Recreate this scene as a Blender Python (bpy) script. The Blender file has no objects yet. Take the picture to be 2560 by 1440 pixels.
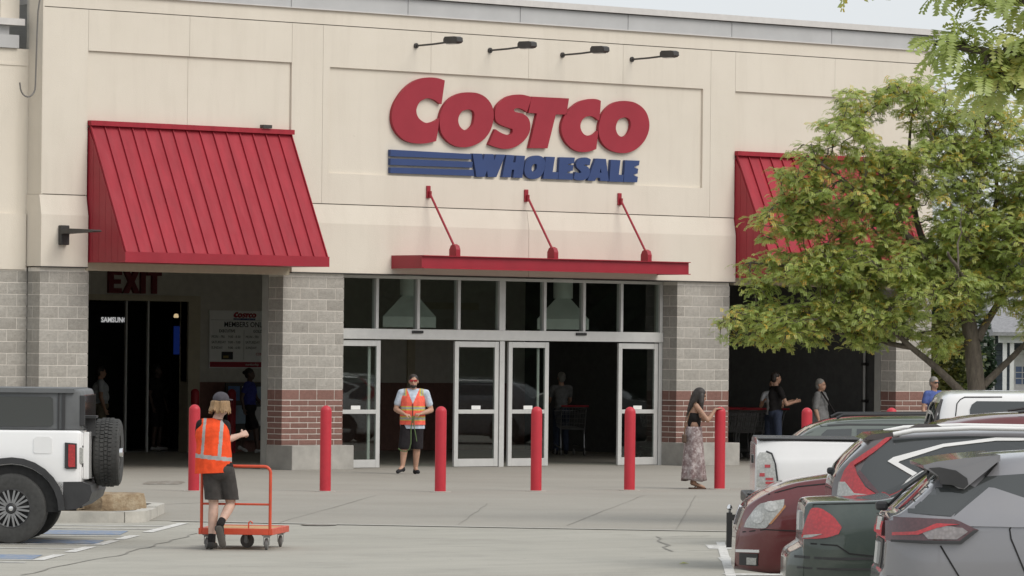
import bpy, bmesh, math, random
from mathutils import Vector, Matrix, noise, Euler
from mathutils.bvhtree import BVHTree
from mathutils.geometry import tessellate_polygon
random.seed(7)
R_ = math.radians
S = bpy.context.scene
COL = S.collection

# ------------------------------------------------------------------ camera
TH = R_(41.3)                       # angle between the view and the facade's normal
LOT_R = Vector((math.cos(TH), -math.sin(TH), 0))
LOT_F = Vector((math.sin(TH), math.cos(TH), 0))
cam_d = bpy.data.cameras.new('camera'); cam = bpy.data.objects.new('camera', cam_d); COL.objects.link(cam)
_p = math.atan(148.3 / 12320); _r = 0.0105
_fw = Vector((LOT_F.x * math.cos(_p), LOT_F.y * math.cos(_p), math.sin(_p)))
_up = LOT_R.cross(_fw)
_rt = LOT_R * math.cos(_r) + _up * math.sin(_r)
_up = -LOT_R * math.sin(_r) + _up * math.cos(_r)
_m = Matrix((_rt, _up, -_fw)).transposed().to_4x4(); _m.translation = Vector((-55.261, -69.121, 2.245))
cam.matrix_world = _m
cam_d.sensor_width = 36; cam_d.lens = 173.25; cam_d.clip_start = 0.5; cam_d.clip_end = 3000
S.camera = cam

# ------------------------------------------------------------------ sky and sun: a bright, thinly overcast midday
SUN_AZ, SUN_EL = R_(-74), R_(44)    # direction towards the sun, measured from +X
W = bpy.data.worlds.new('World'); S.world = W; W.use_nodes = True
wn = W.node_tree; wn.nodes.clear()
w_out = wn.nodes.new('ShaderNodeOutputWorld'); w_bg = wn.nodes.new('ShaderNodeBackground')
w_sky = wn.nodes.new('ShaderNodeTexSky'); w_sky.sky_type = 'NISHITA'; w_sky.sun_disc = False
w_sky.sun_elevation = SUN_EL; w_sky.sun_rotation = R_(90) - SUN_AZ
w_sky.air_density = 1.0; w_sky.dust_density = 4.0; w_sky.ozone_density = 1.0
w_mix = wn.nodes.new('ShaderNodeMix'); w_mix.data_type = 'RGBA'; w_mix.inputs['Factor'].default_value = 0.84
w_mix.inputs['B'].default_value = (7.25, 7.55, 7.8, 1)      # the even veil of cloud
wn.links.new(w_sky.outputs[0], w_mix.inputs['A']); wn.links.new(w_mix.outputs['Result'], w_bg.inputs['Color'])
w_bg.inputs['Strength'].default_value = 0.1
wn.links.new(w_bg.outputs[0], w_out.inputs['Surface'])
sun_d = bpy.data.lights.new('sun', 'SUN'); sun_d.energy = 1.5; sun_d.angle = R_(38); sun_d.color = (1.0, 0.95, 0.88)
sun = bpy.data.objects.new('sun', sun_d); COL.objects.link(sun)
_sd = Vector((math.cos(SUN_EL) * math.cos(SUN_AZ), math.cos(SUN_EL) * math.sin(SUN_AZ), math.sin(SUN_EL)))
sun.rotation_euler = _sd.to_track_quat('Z', 'Y').to_euler(); sun.location = _sd * 60

S.view_settings.view_transform = 'Standard'; S.view_settings.look = 'None'
S.view_settings.exposure = 0.27; S.view_settings.gamma = 1.0; S.view_settings.use_curve_mapping = False
S.render.engine = 'CYCLES'
S.cycles.use_denoising = True
S.cycles.max_bounces = 8; S.cycles.transparent_max_bounces = 16
S.cycles.caustics_reflective = False; S.cycles.caustics_refractive = False

# ------------------------------------------------------------------ materials
def col4(c): return (c[0], c[1], c[2], 1)
def new_mat(name):
    m = bpy.data.materials.new(name); m.use_nodes = True
    nt = m.node_tree; b = nt.nodes.get('Principled BSDF')
    return m, nt, b
def nd(nt, t, **kw):
    n = nt.nodes.new(t)
    for k, v in kw.items(): setattr(n, k, v)
    return n
def tex_coord(nt, scale=(1, 1, 1), world=False):
    g = nd(nt, 'ShaderNodeNewGeometry') if world else nd(nt, 'ShaderNodeTexCoord')
    mp = nd(nt, 'ShaderNodeMapping'); mp.inputs['Scale'].default_value = scale
    nt.links.new(g.outputs['Position' if world else 'Object'], mp.inputs['Vector'])
    return mp.outputs[0]
def noise_n(nt, vec, scale, detail=4, rough=0.55):
    n = nd(nt, 'ShaderNodeTexNoise'); n.inputs['Scale'].default_value = scale
    n.inputs['Detail'].default_value = detail; n.inputs['Roughness'].default_value = rough
    nt.links.new(vec, n.inputs['Vector']); return n.outputs['Fac']
def ramp(nt, fac, stops):
    r = nd(nt, 'ShaderNodeValToRGB'); els = r.color_ramp.elements
    while len(els) < len(stops): els.new(0.5)
    for e, (p, c) in zip(els, stops):
        e.position = p; e.color = col4(c) if not isinstance(c, (int, float)) else (c, c, c, 1)
    nt.links.new(fac, r.inputs[0]); return r.outputs[0]
def mix_c(nt, fac, a, b, blend='MIX'):
    m = nd(nt, 'ShaderNodeMix', data_type='RGBA', blend_type=blend)
    for k, v in (('Factor', fac), ('A', a), ('B', b)):
        if isinstance(v, (int, float)): m.inputs[k].default_value = v
        elif isinstance(v, (tuple, list)): m.inputs[k].default_value = col4(v)
        else: nt.links.new(v, m.inputs[k])
    return m.outputs['Result']
def bump(nt, b, h, strength=0.3, dist=0.01):
    n = nd(nt, 'ShaderNodeBump'); n.inputs['Strength'].default_value = strength; n.inputs['Distance'].default_value = dist
    nt.links.new(h, n.inputs['Height']); nt.links.new(n.outputs[0], b.inputs['Normal'])
def mat(name, c, rough=0.6, metal=0.0, spec=0.5, var=0.12, vscale=6.0, bmp=0.0, bscale=60.0, coat=0.0, world=False, stretch=(1, 1, 1)):
    """plain painted / moulded surface with a little dirt in its colour and roughness"""
    m, nt, b = new_mat(name)
    v = tex_coord(nt, stretch, world)
    f = noise_n(nt, v, vscale, 5, 0.6)
    lo = [x * (1 - var) for x in c]; hi = [min(1, x * (1 + var)) for x in c]
    nt.links.new(ramp(nt, f, [(0.28, lo), (0.72, hi)]), b.inputs['Base Color'])
    rr = ramp(nt, noise_n(nt, v, vscale * 2.3, 3), [(0.3, max(0.0, rough * 0.88)), (0.7, min(1, rough * 1.12))])
    nt.links.new(rr, b.inputs['Roughness'])
    b.inputs['Metallic'].default_value = metal; b.inputs['Specular IOR Level'].default_value = spec
    if coat: b.inputs['Coat Weight'].default_value = coat; b.inputs['Coat Roughness'].default_value = 0.06
    if bmp: bump(nt, b, noise_n(nt, v, bscale, 3), bmp, 0.006)
    return m
M = {}

def stucco():
    m, nt, b = new_mat('cream_stucco')
    v = tex_coord(nt, (1, 1, 1), True)
    base = ramp(nt, noise_n(nt, v, 0.7, 6, 0.6), [(0.3, (0.675, 0.618, 0.532)), (0.7, (0.720, 0.663, 0.576))])
    vs = tex_coord(nt, (3.0, 3.0, 0.3), True)                    # rain streaks
    st = ramp(nt, noise_n(nt, vs, 1.1, 5, 0.65), [(0.5, 0.0), (0.84, 0.24)])
    c1 = mix_c(nt, st, base, (0.47, 0.42, 0.35))
    sp = ramp(nt, noise_n(nt, v, 9, 4), [(0.68, 0.0), (0.8, 0.25)])
    nt.links.new(mix_c(nt, sp, c1, (0.45, 0.41, 0.36)), b.inputs['Base Color'])
    b.inputs['Roughness'].default_value = 0.9; b.inputs['Specular IOR Level'].default_value = 0.25
    bump(nt, b, noise_n(nt, v, 45, 5, 0.7), 0.35, 0.01)
    return m
M['stucco'] = stucco()

def masonry(name, a, bcol, patch):
    m, nt, b = new_mat(name)
    v = tex_coord(nt, (1, 1, 1), True)
    oi = nd(nt, 'ShaderNodeObjectInfo')
    f1 = ramp(nt, oi.outputs['Random'], [(0.0, a), (0.5, bcol), (1.0, [x * 0.86 for x in a])])
    f2 = ramp(nt, noise_n(nt, v, 14, 6, 0.7), [(0.3, 0.72), (0.7, 1.12)])
    c = mix_c(nt, 0.75, f1, f2, 'MULTIPLY')
    big = ramp(nt, noise_n(nt, v, 0.9, 4), [(0.5, 0.0), (0.75, 0.35)])
    c = mix_c(nt, big, c, patch)
    nt.links.new(c, b.inputs['Base Color']); b.inputs['Roughness'].default_value = 0.92
    b.inputs['Specular IOR Level'].default_value = 0.2
    bump(nt, b, noise_n(nt, v, 38, 6, 0.75), 0.7, 0.02)
    return m
M['block'] = masonry('grey_block', (0.42, 0.397, 0.358), (0.465, 0.442, 0.402), (0.345, 0.32, 0.283))
M['brick'] = masonry('brown_brick', (0.235, 0.130, 0.108), (0.275, 0.155, 0.130), (0.20, 0.112, 0.094))
M['ceiling'] = mat('white_ceiling', (0.75, 0.75, 0.73), 0.9, var=0.05, world=True)
M['mortar'] = mat('mortar', (0.74, 0.70, 0.64), 0.95, var=0.1, vscale=12, world=True)
M['concrete'] = mat('concrete', (0.37, 0.355, 0.325), 0.9, var=0.22, vscale=2.6, bmp=0.3, world=True)
M['jamb'] = mat('grey_jamb', (0.33, 0.325, 0.30), 0.85, var=0.12, vscale=3, world=True)
M['red_metal'] = mat('red_metal', (0.325, 0.022, 0.036), 0.58, spec=0.32, var=0.16, vscale=2.2, stretch=(2.5, .6, .6))
M['red_canopy'] = mat('red_canopy_paint', (0.31, 0.018, 0.032), 0.4, var=0.10, vscale=2.0)
M['red_bollard'] = mat('red_bollard_sleeve', (0.50, 0.024, 0.040), 0.5, var=0.08, vscale=7, bmp=0.05)
M['flash'] = mat('grey_flashing', (0.50, 0.50, 0.50), 0.45, metal=0.15, var=0.08, vscale=1.2, world=True)
M['flash_light'] = mat('pale_cap', (0.60, 0.58, 0.56), 0.5, var=0.06, world=True)
M['alu'] = mat('anodised_aluminium', (0.60, 0.60, 0.585), 0.45, metal=0.25, var=0.05)
M['dark_metal'] = mat('dark_bronze_metal', (0.045, 0.042, 0.04), 0.5, var=0.2)
M['black'] = mat('black_plastic', (0.018, 0.018, 0.018), 0.55, var=0.2)
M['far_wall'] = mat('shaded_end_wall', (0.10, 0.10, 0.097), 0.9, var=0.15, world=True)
M['white'] = mat('white_board', (0.84, 0.84, 0.82), 0.6, var=0.05)
M['in_wall'] = mat('vestibule_wall', (0.56, 0.535, 0.48), 0.9, var=0.1, world=True)
M['cream_trim'] = mat('cream_trim', (0.50, 0.45, 0.34), 0.7, var=0.08)
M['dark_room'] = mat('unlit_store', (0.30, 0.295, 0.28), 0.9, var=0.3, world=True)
M['sign_red'] = mat('sign_red', (0.32, 0.028, 0.044), 0.5, spec=0.35, var=0.06, vscale=2)
M['sign_blue'] = mat('sign_blue', (0.038, 0.066, 0.178), 0.5, spec=0.35, var=0.06, vscale=2)
M['print_black'] = mat('black_print', (0.04, 0.04, 0.045), 0.7)
M['print_grey'] = mat('grey_print', (0.3, 0.3, 0.3), 0.7)
M['sheet_metal'] = mat('galvanised_sheet', (0.78, 0.82, 0.79), 0.5, metal=0.1, var=0.1, vscale=3)

def glass(name, tint=0.72, ior=0.06):
    m, nt, b = new_mat(name); nt.nodes.remove(b)
    o = nt.nodes['Material Output']
    t = nd(nt, 'ShaderNodeBsdfTransparent'); t.inputs[0].default_value = (tint * 0.95, tint, tint * 0.97, 1)
    g = nd(nt, 'ShaderNodeBsdfGlossy'); g.inputs['Roughness'].default_value = 0.012; g.inputs['Color'].default_value = (0.9, 0.92, 0.92, 1)
    lw = nd(nt, 'ShaderNodeLayerWeight'); lw.inputs['Blend'].default_value = 0.5      # Schlick reflectance, same from both sides
    pw = nd(nt, 'ShaderNodeMath', operation='POWER'); nt.links.new(lw.outputs['Facing'], pw.inputs[0]); pw.inputs[1].default_value = 4.0
    fr = nd(nt, 'ShaderNodeMath', operation='MULTIPLY_ADD'); nt.links.new(pw.outputs[0], fr.inputs[0]); fr.inputs[1].default_value = 1 - ior; fr.inputs[2].default_value = ior
    mx = nd(nt, 'ShaderNodeMixShader')
    nt.links.new(fr.outputs[0], mx.inputs[0]); nt.links.new(t.outputs[0], mx.inputs[1]); nt.links.new(g.outputs[0], mx.inputs[2])
    nt.links.new(mx.outputs[0], o.inputs['Surface'])
    return m
M['glass'] = glass('door_glass', 0.86, 0.055)

def asphalt():
    m, nt, b = new_mat('weathered_asphalt')
    v = tex_coord(nt, (1, 1, 1), True)
    big = ramp(nt, noise_n(nt, v, 0.22, 6, 0.62), [(0.25, (0.366, 0.352, 0.308)), (0.5, (0.404, 0.389, 0.342)), (0.75, (0.434, 0.418, 0.368))])
    fine = ramp(nt, noise_n(nt, v, 55, 5, 0.8), [(0.3, 0.80), (0.7, 1.13)])
    c = mix_c(nt, 0.8, big, fine, 'MULTIPLY')
    st = ramp(nt, noise_n(nt, v, 0.75, 5, 0.7), [(0.5, 0.0), (0.74, 0.5)])
    c = mix_c(nt, st, c, (0.245, 0.237, 0.210))
    sp = ramp(nt, noise_n(nt, v, 5.5, 3, 0.5), [(0.69, 0.0), (0.73, 0.55)])
    c = mix_c(nt, sp, c, (0.19, 0.183, 0.168))
    vr = tex_coord(nt, (0.16, 2.2, 1), True); vr.node.inputs['Rotation'].default_value = (0, 0, R_(41.3))   # wheel-worn streaks along the aisle
    c = mix_c(nt, ramp(nt, noise_n(nt, vr, 1.0, 5, 0.6), [(0.42, 0.0), (0.72, 0.4)]), c, (0.30, 0.29, 0.255))
    c = mix_c(nt, ramp(nt, noise_n(nt, vr, 2.3, 4, 0.6), [(0.58, 0.0), (0.8, 0.35)]), c, (0.50, 0.49, 0.44))
    nt.links.new(c, b.inputs['Base Color']); b.inputs['Roughness'].default_value = 0.93
    b.inputs['Specular IOR Level'].default_value = 0.2
    bump(nt, b, noise_n(nt, v, 90, 4, 0.8), 0.4, 0.01)
    return m
M['asphalt'] = asphalt()
def paving():
    m, nt, b = new_mat('plaza_concrete')
    v = tex_coord(nt, (1, 1, 1), True)
    big = ramp(nt, noise_n(nt, v, 0.3, 6, 0.6), [(0.25, (0.288, 0.270, 0.234)), (0.5, (0.325, 0.306, 0.268)), (0.75, (0.355, 0.336, 0.295))])
    fine = ramp(nt, noise_n(nt, v, 30, 5, 0.75), [(0.3, 0.86), (0.7, 1.1)])
    c = mix_c(nt, 0.8, big, fine, 'MULTIPLY')
    st = ramp(nt, noise_n(nt, v, 1.4, 5, 0.7), [(0.62, 0.0), (0.8, 0.45)])
    c = mix_c(nt, st, c, (0.20, 0.19, 0.17))
    nt.links.new(c, b.inputs['Base Color']); b.inputs['Roughness'].default_value = 0.88
    b.inputs['Specular IOR Level'].default_value = 0.3
    bump(nt, b, noise_n(nt, v, 60, 4), 0.25, 0.006)
    return m
M['paving'] = paving()
def worn_paint(name, c, wear=0.5):
    m, nt, b = new_mat(name)
    v = tex_coord(nt, (1, 1, 1), True)
    f = ramp(nt, noise_n(nt, v, 7, 7, 0.75), [(wear - 0.09, 0.0), (wear + 0.09, 1.0)])
    nt.links.new(mix_c(nt, f, c, (0.34, 0.332, 0.305)), b.inputs['Base Color']); b.inputs['Roughness'].default_value = 0.85
    return m
M['paint_white'] = worn_paint('worn_white_paint', (0.66, 0.65, 0.62), 0.56)
M['paint_blue'] = worn_paint('worn_blue_paint', (0.16, 0.23, 0.36), 0.53)
M['crack'] = mat('crack_sealer', (0.235, 0.224, 0.198), 0.9, var=0.3, vscale=20, world=True)
M['rust_stain'] = worn_paint('oil_stain', (0.16, 0.13, 0.10), 0.52)

# ------------------------------------------------------------------ object helpers
def link(o, parent=None):
    COL.objects.link(o)
    if parent is not None: o.parent = parent
    return o
def tag(o, label=None, cat=None, group=None, kind=None):
    if label: o['label'] = label
    if cat: o['category'] = cat
    if group: o['group'] = group
    if kind: o['kind'] = kind
    return o
def thing(name, label, cat, loc=(0, 0, 0), rz=0.0, group=None):
    o = bpy.data.objects.new(name, None); o.empty_display_size = 0.2
    o.location = loc; o.rotation_euler = (0, 0, rz)
    return tag(link(o), label, cat, group)
def lot(a, b, z=0.0):
    """parking-lot grid: a along the stall lines, b away from the street, origin in the drive aisle"""
    v = Vector((-22.16, -26.59, z)) + LOT_R * a + LOT_F * b
    return v
class MB:
    """collects simple solids; build() links them as one mesh object"""
    def __init__(s): s.v = []; s.f = []; s.mi = []; s.cur = 0
    def add(s, vs, fs):
        n = len(s.v); s.v += [tuple(v) for v in vs]; s.f += [tuple(i + n for i in f) for f in fs]; s.mi += [s.cur] * len(fs); return s
    def box(s, x0, x1, y0, y1, z0, z1, mtx=None):
        vs = [Vector((x, y, z)) for z in (z0, z1) for y in (y0, y1) for x in (x0, x1)]
        if mtx: vs = [mtx @ v for v in vs]
        return s.add(vs, [(0, 2, 3, 1), (4, 5, 7, 6), (0, 1, 5, 4), (2, 6, 7, 3), (0, 4, 6, 2), (1, 3, 7, 5)])
    def bbox(s, x0, x1, y0, y1, z0, z1, c=0.01, mtx=None):
        """box with chamfered edges"""
        vs = []; cx, cy, cz = (x0 + x1) / 2, (y0 + y1) / 2, (z0 + z1) / 2
        bm = bmesh.new(); bmesh.ops.create_cube(bm, size=1)
        for v in bm.verts: v.co = Vector((cx + v.co.x * (x1 - x0), cy + v.co.y * (y1 - y0), cz + v.co.z * (z1 - z0)))
        bmesh.ops.bevel(bm, geom=bm.edges[:], offset=c, segments=2, profile=0.5, affect='EDGES')
        bm.verts.index_update()
        vs = [v.co.copy() for v in bm.verts]; fs = [[v.index for v in f.verts] for f in bm.faces]; bm.free()
        if mtx: vs = [mtx @ v for v in vs]
        return s.add(vs, fs)
    def tube(s, pts, r, n=8, cap=True):
        pts = [Vector(p) for p in pts]; rs = r if isinstance(r, (list, tuple)) else [r] * len(pts)
        rings = []; up = None
        for i, p in enumerate(pts):
            t = (pts[min(i + 1, len(pts) - 1)] - pts[max(i - 1, 0)])
            if t.length < 1e-9: t = Vector((0, 0, 1))
            t.normalize()
            if up is None: up = Vector((0, 0, 1)) if abs(t.z) < 0.9 else Vector((1, 0, 0))
            a = t.cross(up)
            if a.length < 1e-6: a = t.orthogonal()
            a.normalize(); b = a.cross(t).normalized(); up = b
            rings.append([p + (a * math.cos(k * 2 * math.pi / n) + b * math.sin(k * 2 * math.pi / n)) * rs[i] for k in range(n)])
        vs = [v for rg in rings for v in rg]; fs = []
        for i in range(len(pts) - 1):
            for k in range(n):
                k2 = (k + 1) % n; fs.append((i * n + k, (i + 1) * n + k, (i + 1) * n + k2, i * n + k2))
        if cap: fs.append(tuple(range(n))); fs.append(tuple((len(pts) - 1) * n + k for k in reversed(range(n))))
        return s.add(vs, fs)
    def lathe(s, prof, n=24, axis='Z', c=(0, 0, 0), cap=True):
        """prof: (radius, height) pairs"""
        vs = []; fs = []
        for r, h in prof:
            for k in range(n):
                a = 2 * math.pi * k / n; x, y = r * math.cos(a), r * math.sin(a)
                q = {'Z': (x, y, h), 'Y': (x, h, y), 'X': (h, x, y)}[axis]
                vs.append((q[0] + c[0], q[1] + c[1], q[2] + c[2]))
        for i in range(len(prof) - 1):
            for k in range(n):
                k2 = (k + 1) % n; fs.append((i * n + k, i * n + k2, (i + 1) * n + k2, (i + 1) * n + k))
        if cap and prof[0][0] > 1e-4: fs.append(tuple(reversed(range(n))))
        if cap and prof[-1][0] > 1e-4: fs.append(tuple((len(prof) - 1) * n + k for k in range(n)))
        return s.add(vs, fs)
    def prism(s, poly, fn, d0, d1, holes=()):
        """outline (2D) carried to two depths by fn(p, depth) and closed"""
        loops = [poly] + list(holes); base = []; st = []
        for lp in loops: st.append(len(base)); base += lp
        n = len(base)
        tris = tessellate_polygon([[Vector((p[0], p[1], 0)) for p in lp] for lp in loops])
        vs = [fn(p, d0) for p in base] + [fn(p, d1) for p in base]
        fs = [tuple(t) for t in tris] + [tuple(i + n for i in reversed(t)) for t in tris]
        for lp, s0 in zip(loops, st):
            L = len(lp)
            for i in range(L):
                j = (i + 1) % L; fs.append((s0 + i, s0 + j, s0 + j + n, s0 + i + n))
        return s.add(vs, fs)
    def mesh(s, name, smooth=None, recalc=True):
        me = bpy.data.meshes.new(name); me.from_pydata(s.v, [], s.f); me.update()
        bm = bmesh.new(); bm.from_mesh(me)
        if recalc: bmesh.ops.recalc_face_normals(bm, faces=bm.faces[:])
        for f, mi in zip(bm.faces, s.mi): f.material_index = mi
        bm.to_mesh(me); bm.free()
        if smooth is not None: shade(me, smooth)
        return me
    def build(s, name, m, parent=None, smooth=None, loc=None, rot=None):
        return ob(name, s.mesh(name, smooth), m, parent, loc, rot)
def shade(me, angle=40):
    me.polygons.foreach_set('use_smooth', [True] * len(me.polygons))
    bm = bmesh.new(); bm.from_mesh(me); a = R_(angle)
    for e in bm.edges:
        e.smooth = not (len(e.link_faces) == 2 and e.calc_face_angle(0) > a)
    bm.to_mesh(me); bm.free()
def ob(name, me, m, parent=None, loc=None, rot=None):
    o = bpy.data.objects.new(name, me)
    ms = m if isinstance(m, (list, tuple)) else [m]
    if len(me.materials) == 0:
        for q in ms: me.materials.append(M[q] if isinstance(q, str) else q)
    if loc is not None: o.location = loc
    if rot is not None: o.rotation_euler = rot
    return link(o, parent)
def smooth_poly(pts, seg=5, corner=48):
    """round a traced outline between its corners"""
    P = [Vector(p) for p in pts]; n = len(P); sharp = []
    for i in range(n):
        a = P[i] - P[i - 1]; b = P[(i + 1) % n] - P[i]
        sharp.append(abs(a.angle_signed(b, 0.0)) > R_(corner))
    out = []
    for i in range(n):
        p0, p1, p2, p3 = P[i - 1], P[i], P[(i + 1) % n], P[(i + 2) % n]
        m1 = (p2 - p1) if sharp[i] else (p2 - p0) * 0.5
        m2 = (p2 - p1) if sharp[(i + 1) % n] else (p3 - p1) * 0.5
        for k in range(seg):
            t = k / seg
            h = (2*t**3-3*t*t+1) * p1 + (t**3-2*t*t+t) * m1 + (-2*t**3+3*t*t) * p2 + (t**3-t*t) * m2
            out.append((h.x, h.y))
    return out
def text_mesh(name, body, size, bold=0.0, shear=0.0, extrude=0.0, align='LEFT', spacing=1.0):
    cu = bpy.data.curves.new(name, 'FONT'); cu.body = body; cu.size = size; cu.offset = bold; cu.shear = shear
    cu.extrude = extrude; cu.align_x = align; cu.space_character = spacing; cu.resolution_u = 2
    o = bpy.data.objects.new(name, cu); COL.objects.link(o)
    dg = bpy.context.evaluated_depsgraph_get()
    me = bpy.data.meshes.new_from_object(o.evaluated_get(dg)); me.name = name
    bpy.data.objects.remove(o); bpy.data.curves.remove(cu)
    return me

# ================================================================== SETTING
gm = MB(); gm.add([(-900, -900, 0), (900, -900, 0), (900, 900, 0), (-900, 900, 0)], [(0, 1, 2, 3)])
tag(gm.build('ground', 'asphalt'), kind='structure')

# plaza slab in front of and inside the store (edge towards the drive aisle not quite parallel to the lot grid)
pts = [lot(-40, 19), lot(-1.07, 8.59), lot(0.83, 8.05), lot(3.33, 7.5), lot(5.06, 7.19), lot(30, 2.5)]
pts = [(p.x, p.y) for p in pts] + [(40, -30), (40, 30), (-60, 30)]
mb = MB(); mb.prism(pts, lambda p, d: (p[0], p[1], d), -0.05, 0.006)
PLAZA = tag(mb.build('plaza', 'paving'), kind='structure')

def strip(mb, pl, w, z=0.011):
    """a flat ribbon along a polyline in the lot grid"""
    P = [lot(*p) for p in pl]; L_, R2 = [], []
    for i, p in enumerate(P):
        t = (P[min(i + 1, len(P) - 1)] - P[max(i - 1, 0)]).normalized(); nrm = Vector((-t.y, t.x, 0))
        ww = w * (0.6 + 0.8 * random.random()) if w < 0.06 else w
        L_.append((p + nrm * ww / 2)); R2.append((p - nrm * ww / 2))
    vs = [(v.x, v.y, z) for v in L_ + R2]; n = len(P)
    mb.add(vs, [(i, i + 1, n + i + 1, n + i) for i in range(n - 1)])
def jag(a, b, n, amp):
    return [(a[0] + (b[0] - a[0]) * i / n + random.uniform(-amp, amp) * 0.3, a[1] + (b[1] - a[1]) * i / n + random.uniform(-amp, amp)) for i in range(n + 1)]
mb = MB()
strip(mb, jag((-1.48, -6.2), (-0.86, -0.74), 12, .16) + jag((-0.84, -0.5), (-0.5, 4.5), 10, .2), 0.024, 0.005)
strip(mb, jag((4.95, 4.97), (5.64, 5.5), 5, .1), 0.03, 0.005); strip(mb, jag((4.95, 4.97), (5.0, .95), 7, .2), 0.03, 0.005)
strip(mb, jag((5.0, 4.6), (6.9, 4.9), 5, .1), 0.035, 0.005); strip(mb, jag((5.2, 1.2), (6.5, .8), 5, .1), 0.03, 0.005)
tag(mb.build('road_cracks', 'crack'), kind='structure')
mb = MB()
strip(mb, jag((5.25, 21.4), (3.92, 8.3), 12, .05), 0.010); strip(mb, jag((6.05, 21.6), (5.27, 7.4), 8, .04), 0.009)
strip(mb, jag((2.89, 16.7), (2.56, 8.2), 8, .05), 0.011); strip(mb, jag((-0.6, 17), (-2.2, 13.5), 8, .15), 0.03)
strip(mb, jag((-2.3, 18.2), (.9, 17.6), 8, .05), 0.02); strip(mb, jag((2.2, 14.6), (4.3, 14.3), 7, .08), 0.02)
strip(mb, jag((1.2, 20), (.3, 8.3), 8, .05), 0.01); strip(mb, jag((8, 22), (7.4, 8), 8, .05), 0.01)
tag(mb.build('plaza_joints', 'crack', PLAZA))
# pale seam where the asphalt was cut back along the plaza's edge
mb = MB(); strip(mb, [(-1.07, 8.5), (0.83, 7.96), (3.33, 7.41), (5.06, 7.1), (9, 6.3)], 0.16, 0.0105)
tag(mb.build('edge_seam', mat('pale_seam', (0.45, 0.44, 0.40), 0.9, var=0.2, vscale=9, world=True), PLAZA))
# dark damp marks on the plaza and beside the flatbed cart
def stain(a, b, ra, rb, z, name='stain'):
    mb = MB(); n = 22; vs = []
    for k in range(n):
        t = 2 * math.pi * k / n; q = 0.8 + 0.35 * noise.noise(Vector((math.cos(t), math.sin(t), a)))
        p = lot(a + ra * q * math.cos(t), b + rb * q * math.sin(t)); vs.append((p.x, p.y, z))
    mb.add(vs, [tuple(range(n))]); mb.build(name, 'rust_stain', PLAZA)
stain(-2.35, 25.4, .45, 1.2, 0.010); stain(0.85, 7.75, .28, .5, 0.010)

# stall markings to the left (accessible bays) and right
wp = MB(); bp_ = MB()
def edge(b): return -0.88 - (7.8 - b) * 0.071
for b0, b1 in ((7.9, 4.75), (3.75, 2.5), (2.2, 0.95), (.45, -1.0), (-1.65, -3.05)):
    n = 6; pl = [(edge(b0 + (b1 - b0) * i / n), b0 + (b1 - b0) * i / n) for i in range(n + 1)]; strip(wp, pl, 0.13, 0.0055)
for b, w in ((6.75, .16), (5.75, .14), (3.45, .14), (1.0, .14), (-0.15, .12), (-3.0, .14), (-3.6, .14)):
    strip(wp, [(edge(b) - .03, b), (-9, b)], w, 0.0052)
for b0, b1, a0 in ((5.15, 3.85, -1.35), (2.3, 1.25, -1.4), (-1.75, -2.85, -1.72)):
    bm_ = (b0 + b1) / 2
    strip(bp_, [(a0, bm_), (-2.6, bm_)], abs(b1 - b0), 0.0045); strip(bp_, [(-3.0, bm_), (-5.0, bm_)], abs(b1 - b0), 0.0045)
for b in (2.2, -1.1): strip(wp, [(5.45, b), (6.3, b)], 1.1 if b > 0 else .9, 0.0052)
strip(wp, [(5.35, -4.6), (6.4, -4.5)], .35, 0.0052); strip(wp, [(5.66, 3.6), (5.40, -5)], .1, 0.0056)
strip(bp_, [(5.76, 2.2), (6.9, 2.2)], 1.0, 0.0048); strip(bp_, [(5.76, -1.1), (6.9, -1.1)], .9, 0.0048)
tag(wp.build('white_stall_lines', 'paint_white'), kind='structure'); tag(bp_.build('blue_stall_paint', 'paint_blue'), kind='structure')

# planted island with a kerb, left behind the white off-roader
M['kerb'] = mat('kerb_concrete', (0.47, 0.45, 0.405), 0.92, var=0.2, vscale=4, bmp=0.3, world=True)
M['soil'] = mat('dry_soil', (0.20, 0.165, 0.12), 0.95, var=0.4, vscale=9, bmp=0.8, bscale=25, world=True)
def island_outline(ins):
    a1, b0, b1 = -1.36 - ins, 7.75 + ins, 11.9 - ins; r = 0.55
    pl = [(-9, b0), (a1 - r, b0)]
    for k in range(9):
        t = -math.pi / 2 + math.pi / 2 * k / 8; pl.append((a1 - r + r * math.cos(t), b0 + r + r * math.sin(t)))
    for k in range(9):
        t = math.pi / 2 * k / 8; pl.append((a1 - r + r * math.cos(t), b1 - r + r * math.sin(t)))
    return pl + [(-9, b1)]
isl = tag(link(bpy.data.objects.new('kerb_island', None)), 'raised parking island with pale concrete kerb and boulders', 'kerb island')
mb = MB(); kerb_len = island_outline(0); inner = island_outline(0.16); n = len(kerb_len)
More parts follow.
